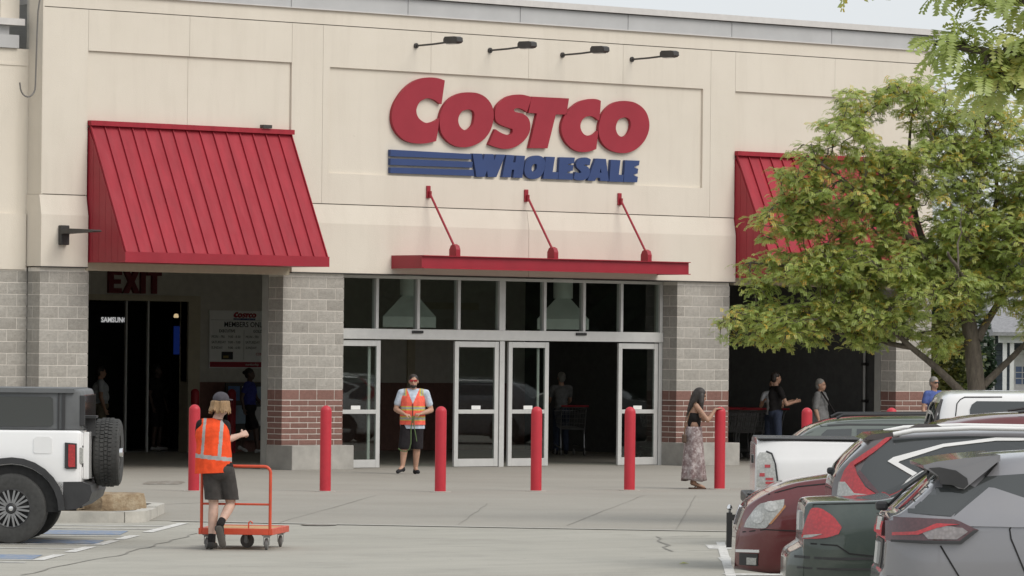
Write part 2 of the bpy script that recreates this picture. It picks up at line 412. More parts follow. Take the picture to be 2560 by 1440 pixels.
# kerb stones, each its own piece with an open joint
segs = []
full = kerb_len; inn = inner
dense_o, dense_i = [], []
for i in range(n - 1):
    L_ = (Vector(full[i + 1]) - Vector(full[i])).length; k_ = max(1, int(L_ / 0.12))
    for k in range(k_):
        t = k / k_; dense_o.append(Vector(full[i]).lerp(Vector(full[i + 1]), t)); dense_i.append(Vector(inn[i]).lerp(Vector(inn[i + 1]), t))
dense_o.append(Vector(full[-1])); dense_i.append(Vector(inn[-1]))
step = 9; i = 0
while i < len(dense_o) - 1:
    j = min(i + step, len(dense_o) - 1); o_ = dense_o[i:j + 1]; q_ = dense_i[i:j + 1]
    if len(o_) > 1:
        o_ = o_[:]; q_ = q_[:]
        o_[-1] = o_[-1].lerp(o_[-2], 0.12); q_[-1] = q_[-1].lerp(q_[-2], 0.12)
        mb = MB(); poly = [(p.x, p.y) for p in o_] + [(p.x, p.y) for p in reversed(q_)]
        h = 0.135 + random.uniform(-.006, .006)
        mb.prism(poly, lambda p, d: tuple(lot(p[0], p[1], d)), -0.02, h); mb.build('kerb_stone', 'kerb', isl)
    i = j
mb = MB(); mb.prism([tuple(p) for p in island_outline(0.17)], lambda p, d: tuple(lot(p[0], p[1], d)), -0.02, 0.10); mb.build('soil', 'soil', isl)

# ================================================================== STORE BUILDING
B = thing('store_building', 'cream stucco warehouse store with grey block piers and red metal awnings', 'building')
def bpart(name, m, *box, parent=B):
    mb = MB(); mb.box(*box); return mb.build(name, m, parent)
bpart('wall', 'in_wall', -5.34, 16.70, .10, .50, 3.58, 8.30)
G = 0.012
FR, RC = -0.02, 0.025
panels = [(-5.36, -4.40, 4.81, 8.03, FR), (-4.394, -2.19, 7.32, 8.03, FR), (-2.184, .125, 7.32, 8.03, FR),
          (-4.394, -2.19, 5.9, 7.318, RC), (-2.184, .125, 5.9, 7.318, RC), (.131, .845, 4.81, 8.03, FR),
          (.851, 1.01, 4.81, 8.03, FR), (1.01, 3.40, 7.28, 8.03, FR), (3.406, 5.80, 7.28, 8.03, FR), (5.806, 8.20, 7.28, 8.03, FR),
          (8.206, 10.31, 7.28, 8.03, FR), (10.31, 10.51, 4.81, 8.03, FR), (1.01, 10.31, 4.81, 5.36, FR), (1.01, 10.31, 5.36, 7.28, RC),
          (10.516, 11.17, 4.81, 8.03, FR), (11.176, 13.9, 7.27, 8.03, FR), (13.906, 16.72, 7.27, 8.03, FR),
          (11.176, 13.9, 5.9, 7.268, RC), (13.906, 16.72, 5.9, 7.268, RC), (15.74, 16.72, 4.81, 5.898, FR),
          (-5.36, 16.72, 8.045, 8.31, FR)]
for x0, x1, z0, z1, y in panels: bpart('wall_panel', 'stucco', x0, x1, y, .10, z0, z1)
# lower band: a sloped sill, then a plumb face standing proud
for x0, x1 in ((-5.40, -4.40), (.131, 5.80), (5.808, 11.17), (15.74, 16.76)):
    mb = MB(); prof = [(.10, 4.795), (-.012, 4.795), (-.075, 4.45), (-.075, 3.56), (.10, 3.56)]
    mb.prism(prof, lambda p, d: (d, p[0], p[1]), x0, x1); mb.build('wall_band', 'stucco', B)
    bpart('drip_edge', 'dark_metal', x0, x1, -.085, .09, 3.542, 3.558)
bpart('wall_return', 'stucco', -5.372, -5.341, -.018, .384, 4.80, 8.6); bpart('wall_return', 'stucco', -5.398, -5.341, .101, .384, 3.56, 4.795)
# bays behind the awnings and their lintels
for x0, x1 in ((-4.39, .13), (11.18, 15.73)):
    bpart('wall_panel', 'stucco', x0, x1, .03, .10, 3.70, 5.89)
    bpart('lintel', 'cream_trim', x0 - .0, x1, -.02, .10, 3.50, 3.69)
# parapet
x = -5.4
while x < 16.7:
    x1 = min(x + 2.74, 16.74); bpart('fascia_panel', 'flash', x, x1 - .014, -.05, .10, 8.315, 8.62); x += 2.74
bpart('parapet_cap', 'flash_light', -5.45, 16.80, -.13, .55, 8.62, 8.735)
bpart('parapet_drip', 'dark_metal', -5.42, 16.77, -.09, .1, 8.606, 8.619)
bpart('fascia_sill', 'flash_light', -5.42, 16.76, -.07, -.021, 8.298, 8.314)
bpart('roof', 'flash', -5.3, 16.6, .5, 30, 8.1, 8.25)
bpart('side_wall', 'stucco', 16.5, 16.73, .5, 30, 0, 8.3)
# left wing, set back
bpart('wing_wall', 'stucco', -30, -5.36, .385, .8, 3.5, 7.31)
bpart('wing_fascia', 'flash', -30, -5.62, .33, .8, 7.315, 7.54)
bpart('wing_reveal', 'flash', -30, -5.78, .40, .8, 7.545, 7.70)
bpart('wing_cap', 'flash_light', -30, -5.55, .26, .9, 7.705, 7.82)
bpart('wing_trim', 'stucco', -30, -5.42, .37, .384, 7.02, 7.06)
bpart('upper_block_wall', 'block', -30, -5.80, 1.2, 1.5, 7.8, 10.5)
bpart('upper_post', 'stucco', -5.9, -5.5, .5, 1.1, 7.83, 10)
for z in (4.79,): bpart('wing_sill', 'stucco', -30, -5.42, .34, .384, 3.5, 4.46)
# vestibule shell
bpart('ceiling', 'ceiling', -6.2, 16.5, .5, 12.2, 4.2, 4.35)
bpart('end_wall', 'in_wall', -6.4, -6.2, .8, 12.2, 0, 4.2)
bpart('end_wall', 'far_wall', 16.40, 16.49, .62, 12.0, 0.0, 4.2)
BK = 12.0
bpart('back_wall', 'in_wall', -6.2, 3.9, BK, BK + .2, 1.46, 4.2); bpart('back_wall', 'in_wall', 7.06, 16.4, BK, BK + .2, 1.46, 4.2)
bpart('back_wall', 'in_wall', 3.9, 7.06, BK, BK + .2, 3.14, 4.2)
bpart('brick_band', 'brick', -6.2, 3.9, BK - .02, BK + .2, 0.0, 1.455); bpart('brick_band', 'brick', 7.37, 16.4, BK - .02, BK + .2, 0.0, 1.455)
mb = MB(); mb.box(7.06, 7.36, BK - .06, BK + .25, 0, 3.24); mb.box(3.8, 7.058, BK - .06, BK + .25, 3.12, 3.24); mb.build('exit_doorway_trim', 'cream_trim', B)
mb = MB(); mb.box(13.0, 13.2, BK - .06, BK - .021, 0, 3.2); mb.box(13.2, 15.0, BK - .06, BK - .021, 3.05, 3.2); mb.build('door_trim', 'cream_trim', B)
for x in (5.54, 6.10): bpart('door_stile', 'alu', x - .02, x + .02, BK + .05, BK + .1, 0, 3.12)
# unlit sales floor seen through the exit
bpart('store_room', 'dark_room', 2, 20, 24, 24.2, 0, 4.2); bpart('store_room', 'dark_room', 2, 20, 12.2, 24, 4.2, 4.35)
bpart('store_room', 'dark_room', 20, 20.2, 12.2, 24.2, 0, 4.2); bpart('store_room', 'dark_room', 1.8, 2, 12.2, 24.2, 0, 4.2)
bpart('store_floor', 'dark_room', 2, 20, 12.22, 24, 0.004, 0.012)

# ---- piers of split-face block over a brick band, on concrete plinths
CH = 0.2032; J = 0.014
def rough_block(lx, ly, lz, seed, amp):
    """split-face unit: front (-y) and left (-x) faces broken up"""
    mb = MB(); nx = 4 if lx > .25 else 3; nz = 3
    rnd = random.Random(seed)
    grid = [[(lx * i / nx, (0 if i in (0, nx) or k in (0, nz) else -amp * rnd.uniform(0.1, 1)), lz * k / nz) for i in range(nx + 1)] for k in range(nz + 1)]
    vs = [p for row in grid for p in row]; fs = []
    for k in range(nz):
        for i in range(nx): q = k * (nx + 1) + i; fs.append((q, q + 1, q + nx + 2, q + nx + 1))
    n0 = len(vs); vs += [(0, ly, 0), (lx, ly, 0), (lx, ly, lz), (0, ly, lz)]
    bl = [i for i in range(nx + 1)]; tp = [nz * (nx + 1) + i for i in range(nx + 1)]
    lf = [k * (nx + 1) for k in range(nz + 1)]; rg = [k * (nx + 1) + nx for k in range(nz + 1)]
    fs += [tuple(bl[::-1] + [n0, n0 + 1]), tuple(tp + [n0 + 2, n0 + 3]), tuple(lf + [n0 + 3, n0]), tuple(rg[::-1] + [n0 + 1, n0 + 2]), (n0 + 1, n0, n0 + 3, n0 + 2)]
    mb.add(vs, fs); return mb.mesh('block')
UNIT = {}
def unit(kind, lx, ly, lz, v):
    k = (kind, round(lx, 3), round(ly, 3), round(lz, 3), v)
    if k not in UNIT:
        UNIT[k] = rough_block(lx, ly, lz, len(UNIT) + 11, 0.008 if kind == 'block' else 0.003)
        UNIT[k].materials.append(M[kind])
    return UNIT[k]
def place_unit(kind, parent, x, y, z, lx, ly, lz):
    o = bpy.data.objects.new(kind, unit(kind, lx, ly, lz, random.randrange(4)))
    o.location = (x, y + random.uniform(-.0015, .0015), z); link(o, parent)
def rows_for(z0, z1):
    """(z, height, kind, unit length) up the pier"""
    out = []; z = 0.45
    for k in range(8): out.append((z, 0.1016, 'brick', k)); z += 0.1016
    out.append((z, 0.19, 'brick', 8)); z += 0.19
    k = 0
    while z + CH < z1 + 0.02: out.append((z, CH, 'block', k)); z += CH; k += 1
    return out
def pier(name, X0, X1, Y0, ret, plinth=True, zmin=0.0):
    P = link(bpy.data.objects.new(name, None), B)
    mb = MB(); mb.box(X0 + .005, X1 - .012, Y0 + .005, Y0 + max(ret, .2) + .002, 0, 3.54); mb.build('mortar_core', 'mortar', P)
    for z, h, kind, k in rows_for(0, 3.52):
        if z < zmin: continue
        hz = h - J; x = X0
        if k % 2: first_w, first_d = 0.2032, min(0.4064, ret)
        else: first_w, first_d = 0.4064, 0.2032
        if ret <= 0.2: first_d = 0.19
        first = True
        while x < X1 - 0.02:
            w = first_w if first else 0.4064
            if x + w > X1 - 0.06: w = X1 - x
            d = first_d if first else 0.19
            place_unit(kind, P, x, Y0, z, w - J if x + w < X1 - .001 else w, d, hz)
            x += w; first = False
        if ret > first_d + 0.05:
            place_unit(kind, P, X0, Y0 + first_d + J, z, 0.19, ret - first_d - J, hz)
    if plinth:
        mb = MB(); mb.bbox(X0 - .01, X1 + .01, Y0 - .32, Y0 + .43, 0.0, 0.445, 0.012); mb.build('plinth', 'concrete', P)
    return P
pier('pier', -5.36, -4.32, 0.0, .36); pier('pier', 0.0, 1.41, 0.0, .42); pier('pier', 9.70, 11.09, 0.0, .42); pier('pier', 15.73, 16.74, 0.0, .42)
pier('wing_pier', -6.99, -5.362, .37, .2, plinth=False)
bpart('wing_core', 'block', -30, -7.0, .39, .8, 0, 3.5)
for X0, X1 in ((0.0, 1.41), (15.73, 16.49)): bpart('jamb', 'jamb', X0 - .004, X1, .435, .60, 0.0, 3.57)
bpart('jamb', 'jamb', 9.66, 11.0, .435, .60, 0, 3.57); bpart('jamb', 'jamb', -5.3, -4.33, .38, .60, 0, 3.57)

# ---- standing-seam awnings
def awning(X0, X1):
    A = link(bpy.data.objects.new('awning', None), B)
    PJ, ZT, ZB = 1.07, 6.02, 3.81
    n = 15; w = (X1 - X0) / n
    d = Vector((0, -PJ, ZB - ZT)); dn = d.normalized(); nrm = Vector((0, dn.z, -dn.y)); nrm = nrm if nrm.y < 0 else -nrm
    for i in range(n):
        mb = MB(); a, b = X0 + i * w + .004, X0 + (i + 1) * w - .004
        p0 = Vector((0, -.04, ZT)); p1 = p0 + d
        vs = []
        for x in (a, b):
            for p in (p0, p1): vs += [(x, p.y, p.z), (x, p.y - nrm.y * .03, p.z - nrm.z * .03)]
        mb.add(vs, [(0, 2, 6, 4), (1, 5, 7, 3), (0, 1, 3, 2), (4, 6, 7, 5), (0, 4, 5, 1), (2, 3, 7, 6)]); mb.build('panel', 'red_metal', A)
    for i in range(n + 1):
        mb = MB(); x = X0 + i * w
        p0 = Vector((0, -.04, ZT)); p1 = p0 + d; h = .032
        vs = []
        for xx in (x - .008, x + .008):
            for p in (p0, p1): vs += [(xx, p.y, p.z), (xx, p.y + nrm.y * h, p.z + nrm.z * h)]
        mb.add(vs, [(0, 2, 6, 4), (1, 5, 7, 3), (0, 1, 3, 2), (4, 6, 7, 5), (0, 4, 5, 1), (2, 3, 7, 6)]); mb.build('seam', 'red_metal', A)
    mb = MB(); mb.box(X0 - .03, X1 + .03, -.12, .02, ZT + .0, ZT + .085); mb.build('ridge_cap', 'red_metal', A)
    mb = MB(); mb.box(X0 - .03, X1 + .03, -PJ - .075, -PJ - .035, ZB - .17, ZB + .01); mb.box(X0 - .02, X1 + .02, -PJ - .034, -.04, ZB - .17, ZB - .15); mb.build('fascia', 'red_canopy', A)
    for x in (X0 - .015, X1 + .0):
        nn = 6
        for k in range(nn):        # ribbed end wall
            y0, y1 = .01 - (PJ + .03) * k / nn, .01 - (PJ + .03) * (k + 1) / nn
            zt0 = ZT + (ZB - ZT) * min(1, max(0, (-y0 - .04) / PJ)); zt1 = ZT + (ZB - ZT) * min(1, max(0, (-y1 - .04) / PJ))
            mb = MB(); mb.prism([(y0 - .003, ZB - .16), (y1 + .003, ZB - .16), (y1 + .003, zt1 - .02), (y0 - .003, zt0 - .02)], lambda p, dd: (dd, p[0], p[1]), x, x + .015)
            mb.build('end_panel', 'red_canopy', A)
    return A
awning(-4.36, .10); awning(11.20, 15.70)
mb = MB(); mb.box(-.62, -.42, -.16, -.06, 6.11, 6.17); mb.build('awning_clip', 'dark_metal', B)

# ---- entrance canopy hung from rods
CN = link(bpy.data.objects.new('entrance_canopy', None), B)
mb = MB(); mb.box(2.49, 9.08, -.90, -.076, 3.70, 3.84); mb.build('deck', 'red_canopy', CN)
mb = MB(); mb.box(2.46, 9.11, -.935, -.90, 3.66, 3.90); mb.build('front_channel', 'red_canopy', CN)
mb = MB(); mb.box(2.46, 9.11, -.99, -.936, 3.885, 3.90); mb.box(2.46, 9.11, -.99, -.936, 3.66, 3.675); mb.build('channel_flange', 'red_metal', CN)
for x0, x1 in ((2.458, 2.488), (9.082, 9.112)):
    mb = MB(); mb.box(x0, x1, -.899, -.076, 3.66, 3.90); mb.build('end_channel', 'red_canopy', CN)
for x in (3.36, 5.76, 8.13):
    mb = MB(); mb.bbox(x - .045, x + .045, -.055, -.02, 4.97, 5.20, .01); mb.box(x - .012, x + .012, -.12, -.055, 5.0, 5.1); pl = mb.build('wall_plate', 'red_canopy', CN)
    mb = MB(); mb.tube([(x, -.09, 5.04), (x, -.80, 4.06)], .022, 10); mb.build('tie_rod', 'red_canopy', CN)
    mb = MB(); mb.prism([(-.90, 3.9), (-.70, 3.9), (-.70, 4.02), (-.74, 4.09), (-.80, 4.12), (-.87, 4.09), (-.90, 4.02)], lambda p, dd: (dd, p[0], p[1]), x - .05, x + .05); mb.build('rod_bracket', 'red_canopy', CN)

# ---- glazed entrance: transom lights above two pairs of sliding doors
SF = link(bpy.data.objects.new('storefront', None), B); YS = .45
def alu(name, x0, x1, z0, z1, y0=YS - .06, y1=YS + .06, parent=SF):
    mb = MB(); mb.bbox(x0, x1, y0, y1, z0, z1, .004); return mb.build(name, 'alu', parent)
alu('header_bar', 1.42, 9.68, 2.37, 2.56, YS - .09, YS + .09)
alu('head_rail', 1.42, 9.68, 3.485, 3.54)
tx = [1.42, 2.53, 3.52, 4.51, 5.58, 6.65, 7.65, 8.62, 9.68]
for i, x in enumerate(tx):
    hw = .075 if i == 4 else .032
    if i in (0, 8): continue
    alu('mullion', x - hw, x + hw, 2.562, 3.484)
alu('jamb_post', 9.60, 9.69, 0, 2.369); alu('jamb_post', 9.62, 9.69, 2.562, 3.484); alu('jamb_post', 1.415, 1.47, 0, 2.369)
alu('centre_post', 5.525, 5.645, 0, 2.368)
for i in range(8):
    mb = MB(); mb.box(tx[i] + .03, tx[i + 1] - .03, YS - .006, YS + .006, 2.565, 3.483); mb.build('transom_pane', 'glass', SF)
for x in (3.46, 7.53):
    mb = MB(); mb.bbox(x - .13, x + .13, YS - .125, YS - .091, 2.485, 2.535, .008); mb.build('door_sensor', 'black', SF)
def sliding_door(x0, x1, y, two=False):
    D_ = link(bpy.data.objects.new('sliding_door', None), SF)
    for a, b in ((x0, x0 + .095), (x1 - .095, x1)): alu('stile', a, b, .015, 2.345, y - .025, y + .025, D_)
    for z0, z1 in ((.015, .16), (1.0, 1.075), (2.24, 2.345)): alu('rail', x0 + .096, x1 - .096, z0, z1, y - .024, y + .024, D_)
    for z0, z1 in ((.161, .999), (1.076, 2.239)):
        mb = MB(); mb.box(x0 + .096, x1 - .096, y - .005, y + .005, z0, z1); mb.build('pane', 'glass', D_)
    mb = MB(); mb.box((x0 + x1) / 2 - .11, (x0 + x1) / 2 + .11, y - .012, y - .0052, 1.08, 1.15); mb.build('door_notice', 'white', D_)
sliding_door(1.48, 2.62, YS - .03); sliding_door(4.42, 5.50, YS - .03); sliding_door(5.75, 6.76, YS - .03); sliding_door(8.55, 9.58, YS - .03)
for a, b in ((2.40, 2.46), (6.55, 6.60)): alu('inner_stile', a, b, .02, 2.34, YS + .035, YS + .07)
# ventilation hoods hanging behind the transom lights
for i, (x, y) in enumerate(((4.66, 2.0), (8.54, 2.0))):
    T = thing('ventilation_hood', 'pale sheet metal hood hanging behind the %s transom windows' % ('left', 'right')[i], 'hood', (x, y, 2.60), 0, 'ventilation hoods above the entrance')
    mb = MB(); mb.lathe([(.19, .60), (.19, 1.6)], 20); mb.build('duct', 'sheet_metal', T, 40)
    mb = MB(); mb.lathe([(.70, .0), (.70, .20), (.20, .60), (.19, .60), (.66, .19), (.66, 0)], 4); mb.build('hood_skirt', 'sheet_metal', T, rot=(0, 0, R_(45 - 41)))

# ================================================================== SIGNS ON THE STORE
RED_LETTERS = [
('C',[[(3.636,7.153),(3.493,7.184),(3.337,7.195),(3.182,7.185),(3.008,7.148),(2.836,7.074),(2.664,6.956),(2.532,6.818),(2.428,6.666),(2.377,6.51),(2.379,6.363),(2.425,6.232),(2.522,6.118),(2.658,6.028),(2.813,5.981),(3.006,5.966),(3.218,5.981),(3.441,6.026),(3.478,6.198),(3.513,6.451),(3.426,6.403),(3.31,6.366),(3.194,6.353),(3.097,6.383),(3.019,6.432),(2.969,6.504),(2.958,6.592),(2.996,6.682),(3.062,6.751),(3.168,6.795),(3.265,6.808),(3.382,6.786),(3.48,6.743),(3.519,6.718),(3.562,6.715)]]),
('O',[[(4.26,6.96),(4.457,6.947),(4.636,6.883),(4.776,6.761),(4.838,6.607),(4.824,6.427),(4.744,6.244),(4.587,6.089),(4.372,5.984),(4.136,5.936),(3.901,5.953),(3.704,6.043),(3.565,6.186),(3.52,6.347),(3.528,6.496),(3.594,6.647),(3.713,6.785),(3.868,6.881),(4.063,6.941)],[(4.215,6.639),(4.304,6.631),(4.363,6.581),(4.361,6.469),(4.327,6.363),(4.249,6.286),(4.151,6.255),(4.063,6.279),(3.993,6.35),(3.972,6.439),(4.0,6.529),(4.078,6.607)]]),
('S',[[(5.787,6.931),(5.681,6.954),(5.521,6.971),(5.339,6.957),(5.158,6.908),(5.001,6.816),(4.898,6.71),(4.868,6.579),(4.892,6.471),(4.97,6.406),(5.098,6.363),(5.234,6.334),(5.312,6.316),(5.312,6.261),(5.268,6.219),(5.168,6.205),(5.031,6.237),(4.886,6.3),(4.806,6.161),(4.723,6.012),(4.899,5.967),(5.103,5.94),(5.307,5.964),(5.489,6.039),(5.638,6.147),(5.732,6.277),(5.753,6.401),(5.72,6.51),(5.641,6.582),(5.526,6.622),(5.389,6.64),(5.334,6.666),(5.365,6.701),(5.479,6.713),(5.594,6.683),(5.663,6.651),(5.72,6.784)]]),
('T',[[(5.78,6.945),(6.718,6.948),(6.657,6.641),(6.389,6.633),(6.188,5.988),(5.727,5.976),(5.918,6.633),(5.701,6.637)]]),
('C',[[(7.531,6.936),(7.433,6.961),(7.291,6.963),(7.132,6.939),(6.974,6.893),(6.825,6.809),(6.703,6.719),(6.599,6.597),(6.54,6.464),(6.536,6.333),(6.578,6.217),(6.668,6.103),(6.792,6.016),(6.934,5.962),(7.093,5.947),(7.252,5.966),(7.425,6.017),(7.453,6.196),(7.467,6.315),(7.459,6.365),(7.389,6.312),(7.301,6.276),(7.195,6.263),(7.106,6.289),(7.043,6.352),(7.015,6.43),(7.032,6.509),(7.084,6.577),(7.172,6.622),(7.278,6.637),(7.385,6.614),(7.456,6.571),(7.496,6.563),(7.516,6.738)]]),
('O',[[(8.183,6.96),(8.381,6.944),(8.562,6.879),(8.708,6.765),(8.783,6.602),(8.785,6.443),(8.715,6.281),(8.591,6.144),(8.412,6.032),(8.215,5.972),(8.018,5.966),(7.821,5.999),(7.641,6.085),(7.524,6.212),(7.481,6.355),(7.496,6.514),(7.565,6.674),(7.684,6.804),(7.844,6.902),(8.022,6.949)],[(8.134,6.643),(8.224,6.64),(8.296,6.584),(8.307,6.478),(8.263,6.371),(8.192,6.302),(8.103,6.276),(8.013,6.289),(7.95,6.353),(7.922,6.437),(7.947,6.531),(8.009,6.606)]]),
]
BLUE_LETTERS = [
('bar',[[(2.35,5.833),(4.305,5.818),(4.306,5.721),(2.352,5.712)]]),
('bar',[[(2.352,5.674),(4.337,5.675),(4.328,5.565),(2.354,5.554)]]),
('bar',[[(2.354,5.51),(4.358,5.526),(4.376,5.413),(2.356,5.404)]]),
('W',[[(4.334,5.83),(4.567,5.831),(4.589,5.708),(4.635,5.831),(4.849,5.835),(4.866,5.717),(4.918,5.834),(5.143,5.836),(4.924,5.409),(4.716,5.403),(4.694,5.525),(4.637,5.404),(4.435,5.4)]]),
('H',[[(5.171,5.834),(5.363,5.831),(5.336,5.698),(5.392,5.699),(5.417,5.83),(5.631,5.828),(5.569,5.414),(5.342,5.413),(5.366,5.561),(5.31,5.559),(5.276,5.414),(5.069,5.414)]]),
('O',[[(5.92,5.845),(6.024,5.835),(6.095,5.803),(6.134,5.732),(6.128,5.628),(6.081,5.522),(5.995,5.435),(5.839,5.4),(5.7,5.426),(5.626,5.515),(5.621,5.625),(5.665,5.73),(5.764,5.811)],[(5.879,5.688),(5.931,5.674),(5.923,5.595),(5.872,5.544),(5.82,5.54),(5.798,5.591),(5.818,5.657)]]),
('L',[[(6.157,5.831),(6.382,5.832),(6.328,5.55),(6.474,5.55),(6.46,5.417),(6.091,5.413)]]),
('E',[[(6.5,5.833),(6.886,5.838),(6.866,5.73),(6.717,5.71),(6.717,5.694),(6.853,5.697),(6.837,5.592),(6.702,5.561),(6.702,5.539),(6.834,5.539),(6.839,5.418),(6.47,5.414)]]),
('S',[[(7.293,5.816),(7.183,5.848),(7.059,5.839),(6.963,5.792),(6.916,5.725),(6.934,5.66),(7.009,5.61),(7.054,5.566),(7.01,5.549),(6.904,5.568),(6.856,5.442),(6.959,5.412),(7.1,5.417),(7.215,5.466),(7.267,5.54),(7.271,5.612),(7.221,5.67),(7.123,5.699),(7.149,5.716),(7.264,5.704)]]),
('A',[[(7.417,5.84),(7.68,5.838),(7.761,5.417),(7.543,5.417),(7.534,5.476),(7.436,5.473),(7.401,5.413),(7.215,5.416)],[(7.549,5.66),(7.568,5.575),(7.523,5.578)]]),
('L',[[(7.809,5.829),(8.055,5.828),(8.015,5.55),(8.142,5.55),(8.126,5.415),(7.772,5.411)]]),
('E',[[(8.177,5.832),(8.55,5.835),(8.533,5.745),(8.416,5.717),(8.417,5.695),(8.516,5.678),(8.499,5.585),(8.4,5.568),(8.401,5.547),(8.509,5.525),(8.492,5.419),(8.14,5.415)]]),
]
def centroid_rise(pl): return sum(p[1] for p in pl) / len(pl)
SG = thing('store_sign', 'large red Costco letters above blue Wholesale letters and stripes on the facade', 'sign', (0, 0, 0))
SG.location = (5.6, 0, 6.2)
def letter(name, pl, holes, m, y0, y1, seg=5):
    mb = MB(); po = smooth_poly(pl, seg); ho = [smooth_poly(h, seg, 75) for h in holes]
    mb.prism(po, lambda p, d: (p[0] - 5.515, d, p[1] - 6.2), y0, y1, ho); return mb.build(name, m, SG)
for k, pls in RED_LETTERS: letter('letter_' + k.lower(), pls[0], pls[1:], 'sign_red', -.048, .022)
for k, pls in BLUE_LETTERS: letter('stripe' if k == 'bar' else 'letter_' + k.lower(), pls[0], pls[1:], 'sign_blue', -.045, .022, 3)

# EXIT letters over the inner doorway
EX = thing('exit_sign', 'dim red EXIT letters over the doorway inside the left bay', 'sign', (4.99, BK, 3.27))
M['exit_red'] = mat('exit_red', (0.15, 0.016, 0.022), 0.7)
xs = {'e': [(0, 0), (.33, 0), (.33, .1), (.12, .1), (.12, .19), (.30, .19), (.30, .28), (.12, .28), (.12, .37), (.33, .37), (.33, .47), (0, .47)],
      'x': [(0, 0), (.14, 0), (.21, .14), (.28, 0), (.42, 0), (.28, .24), (.41, .47), (.27, .47), (.21, .34), (.15, .47), (.01, .47), (.14, .24)],
      'i': [(0, 0), (.12, 0), (.12, .47), (0, .47)], 't': [(.12, 0), (.24, 0), (.24, .37), (.36, .37), (.36, .47), (0, .47), (0, .37), (.12, .37)]}
x = 0
for ch, adv in (('e', .37), ('x', .45), ('i', .17), ('t', .38)):
    mb = MB(); mb.prism(xs[ch], lambda p, d, x=x: (p[0] + x, d, p[1]), -.07, -.004); mb.build('letter_' + ch, 'exit_red', EX); x += adv

# members' board: opening hours
MBD = thing('hours_board', 'white members only opening hours board on the wall inside the exit bay', 'sign', (7.61, BK - .02, 1.75))
mb = MB(); mb.box(0, 1.86, -.03, -.002, 0, 1.20); mb.build('panel', 'white', MBD)
mb = MB(); mb.box(.015, 1.845, -.035, -.0305, .02, .13); mb.build('red_band', 'sign_red', MBD)
mb = MB(); mb.box(0.02, 1.84, -.034, -.0305, 1.0, 1.006); mb.box(.905, .911, -.034, -.0305, .18, .80); mb.build('rule_lines', 'print_grey', MBD)
s_ = .62 / 6.6; mb = MB(); mb2 = MB()
for k, pls in RED_LETTERS: mb.prism([((p[0] - 5.6) * s_ + .93, (p[1] - 6.5) * s_ + 1.105) for p in pls[0]], lambda p, d: (p[0], d, p[1]), -.036, -.031, [[((p[0] - 5.6) * s_ + .93, (p[1] - 6.5) * s_ + 1.105) for p in h] for h in pls[1:]])
for k, pls in BLUE_LETTERS: mb2.prism([((p[0] - 5.6) * s_ + .93, (p[1] - 6.5) * s_ + 1.105) for p in pls[0]], lambda p, d: (p[0], d, p[1]), -.036, -.031)
mb.build('red_logo_print', 'sign_red', MBD); mb2.build('blue_logo_print', 'sign_blue', MBD)
def words(parent, body, size, x, z, m, align='LEFT', bold=0.0, y=-.0335, name='lettering', ext=.001):
    me = text_mesh(name, body, size, bold, 0, ext, align)
    return ob(name, me, m, parent, (x, y, z), (R_(90), 0, 0))
words(MBD, 'MEMBERS ONLY', .155, .93, .86, 'print_black', 'CENTER', .002)
words(MBD, 'EXECUTIVE', .085, .46, .745, 'print_black', 'CENTER', .0015); words(MBD, 'GOLD STAR', .085, 1.38, .745, 'print_black', 'CENTER', .0015)
for i, (d, h) in enumerate((('MON - FRI.', '9:00 - 8:30'), ('SATURDAY', '9:00 - 7:00'), ('SUNDAY', '9:00 - 6:00'))):
    for x0 in (.05, .95): words(MBD, d, .075, x0, .63 - i * .115, 'print_black'); words(MBD, h, .075, x0 + .44, .63 - i * .115, 'print_black')
mb = MB(); mb.box(.32, .62, -.035, -.031, .18, .34); mb.build('card_picture', 'print_black', MBD)
mb = MB(); mb.box(.36, .5, -.037, -.0352, .21, .26); mb.build('card_emblem', mat('gold_print', (.35, .26, .08), .6), MBD)
words(MBD, 'COSTCO', .075, 1.38, .27, 'sign_red', 'CENTER', .002); words(MBD, 'membership', .07, .95, .055, 'white', 'LEFT', 0, -.0375)

# poster stand below the board
PS = thing('poster_stand', 'low stand of blue and white posters below the hours board', 'poster stand', (7.75, 11.55, 0))
mb = MB(); mb.box(0, 1.5, .0, .05, .25, 1.45); mb.box(.05, .1, -.15, .2, 0, .25); mb.box(1.4, 1.45, -.15, .2, 0, .25); mb.build('frame', 'dark_metal', PS)
pc = [mat('poster_blue', (.09, .17, .36), .5), mat('poster_white', (.6, .6, .6), .5), mat('poster_grey', (.25, .33, .42), .5)]
for i, (x0, z0, w, h, k) in enumerate(((.05, 1.08, .3, .3, 0), (.42, 1.0, .32, .38, 1), (.8, 1.05, .3, .32, 2), (1.15, 1.0, .3, .36, 1), (.05, .6, .5, .38, 2), (.62, .55, .4, .4, 1), (1.08, .5, .36, .42, 0))):
    mb = MB(); mb.box(x0, x0 + w, -.012, -.003, z0, z0 + h); mb.build('poster', pc[k], PS)

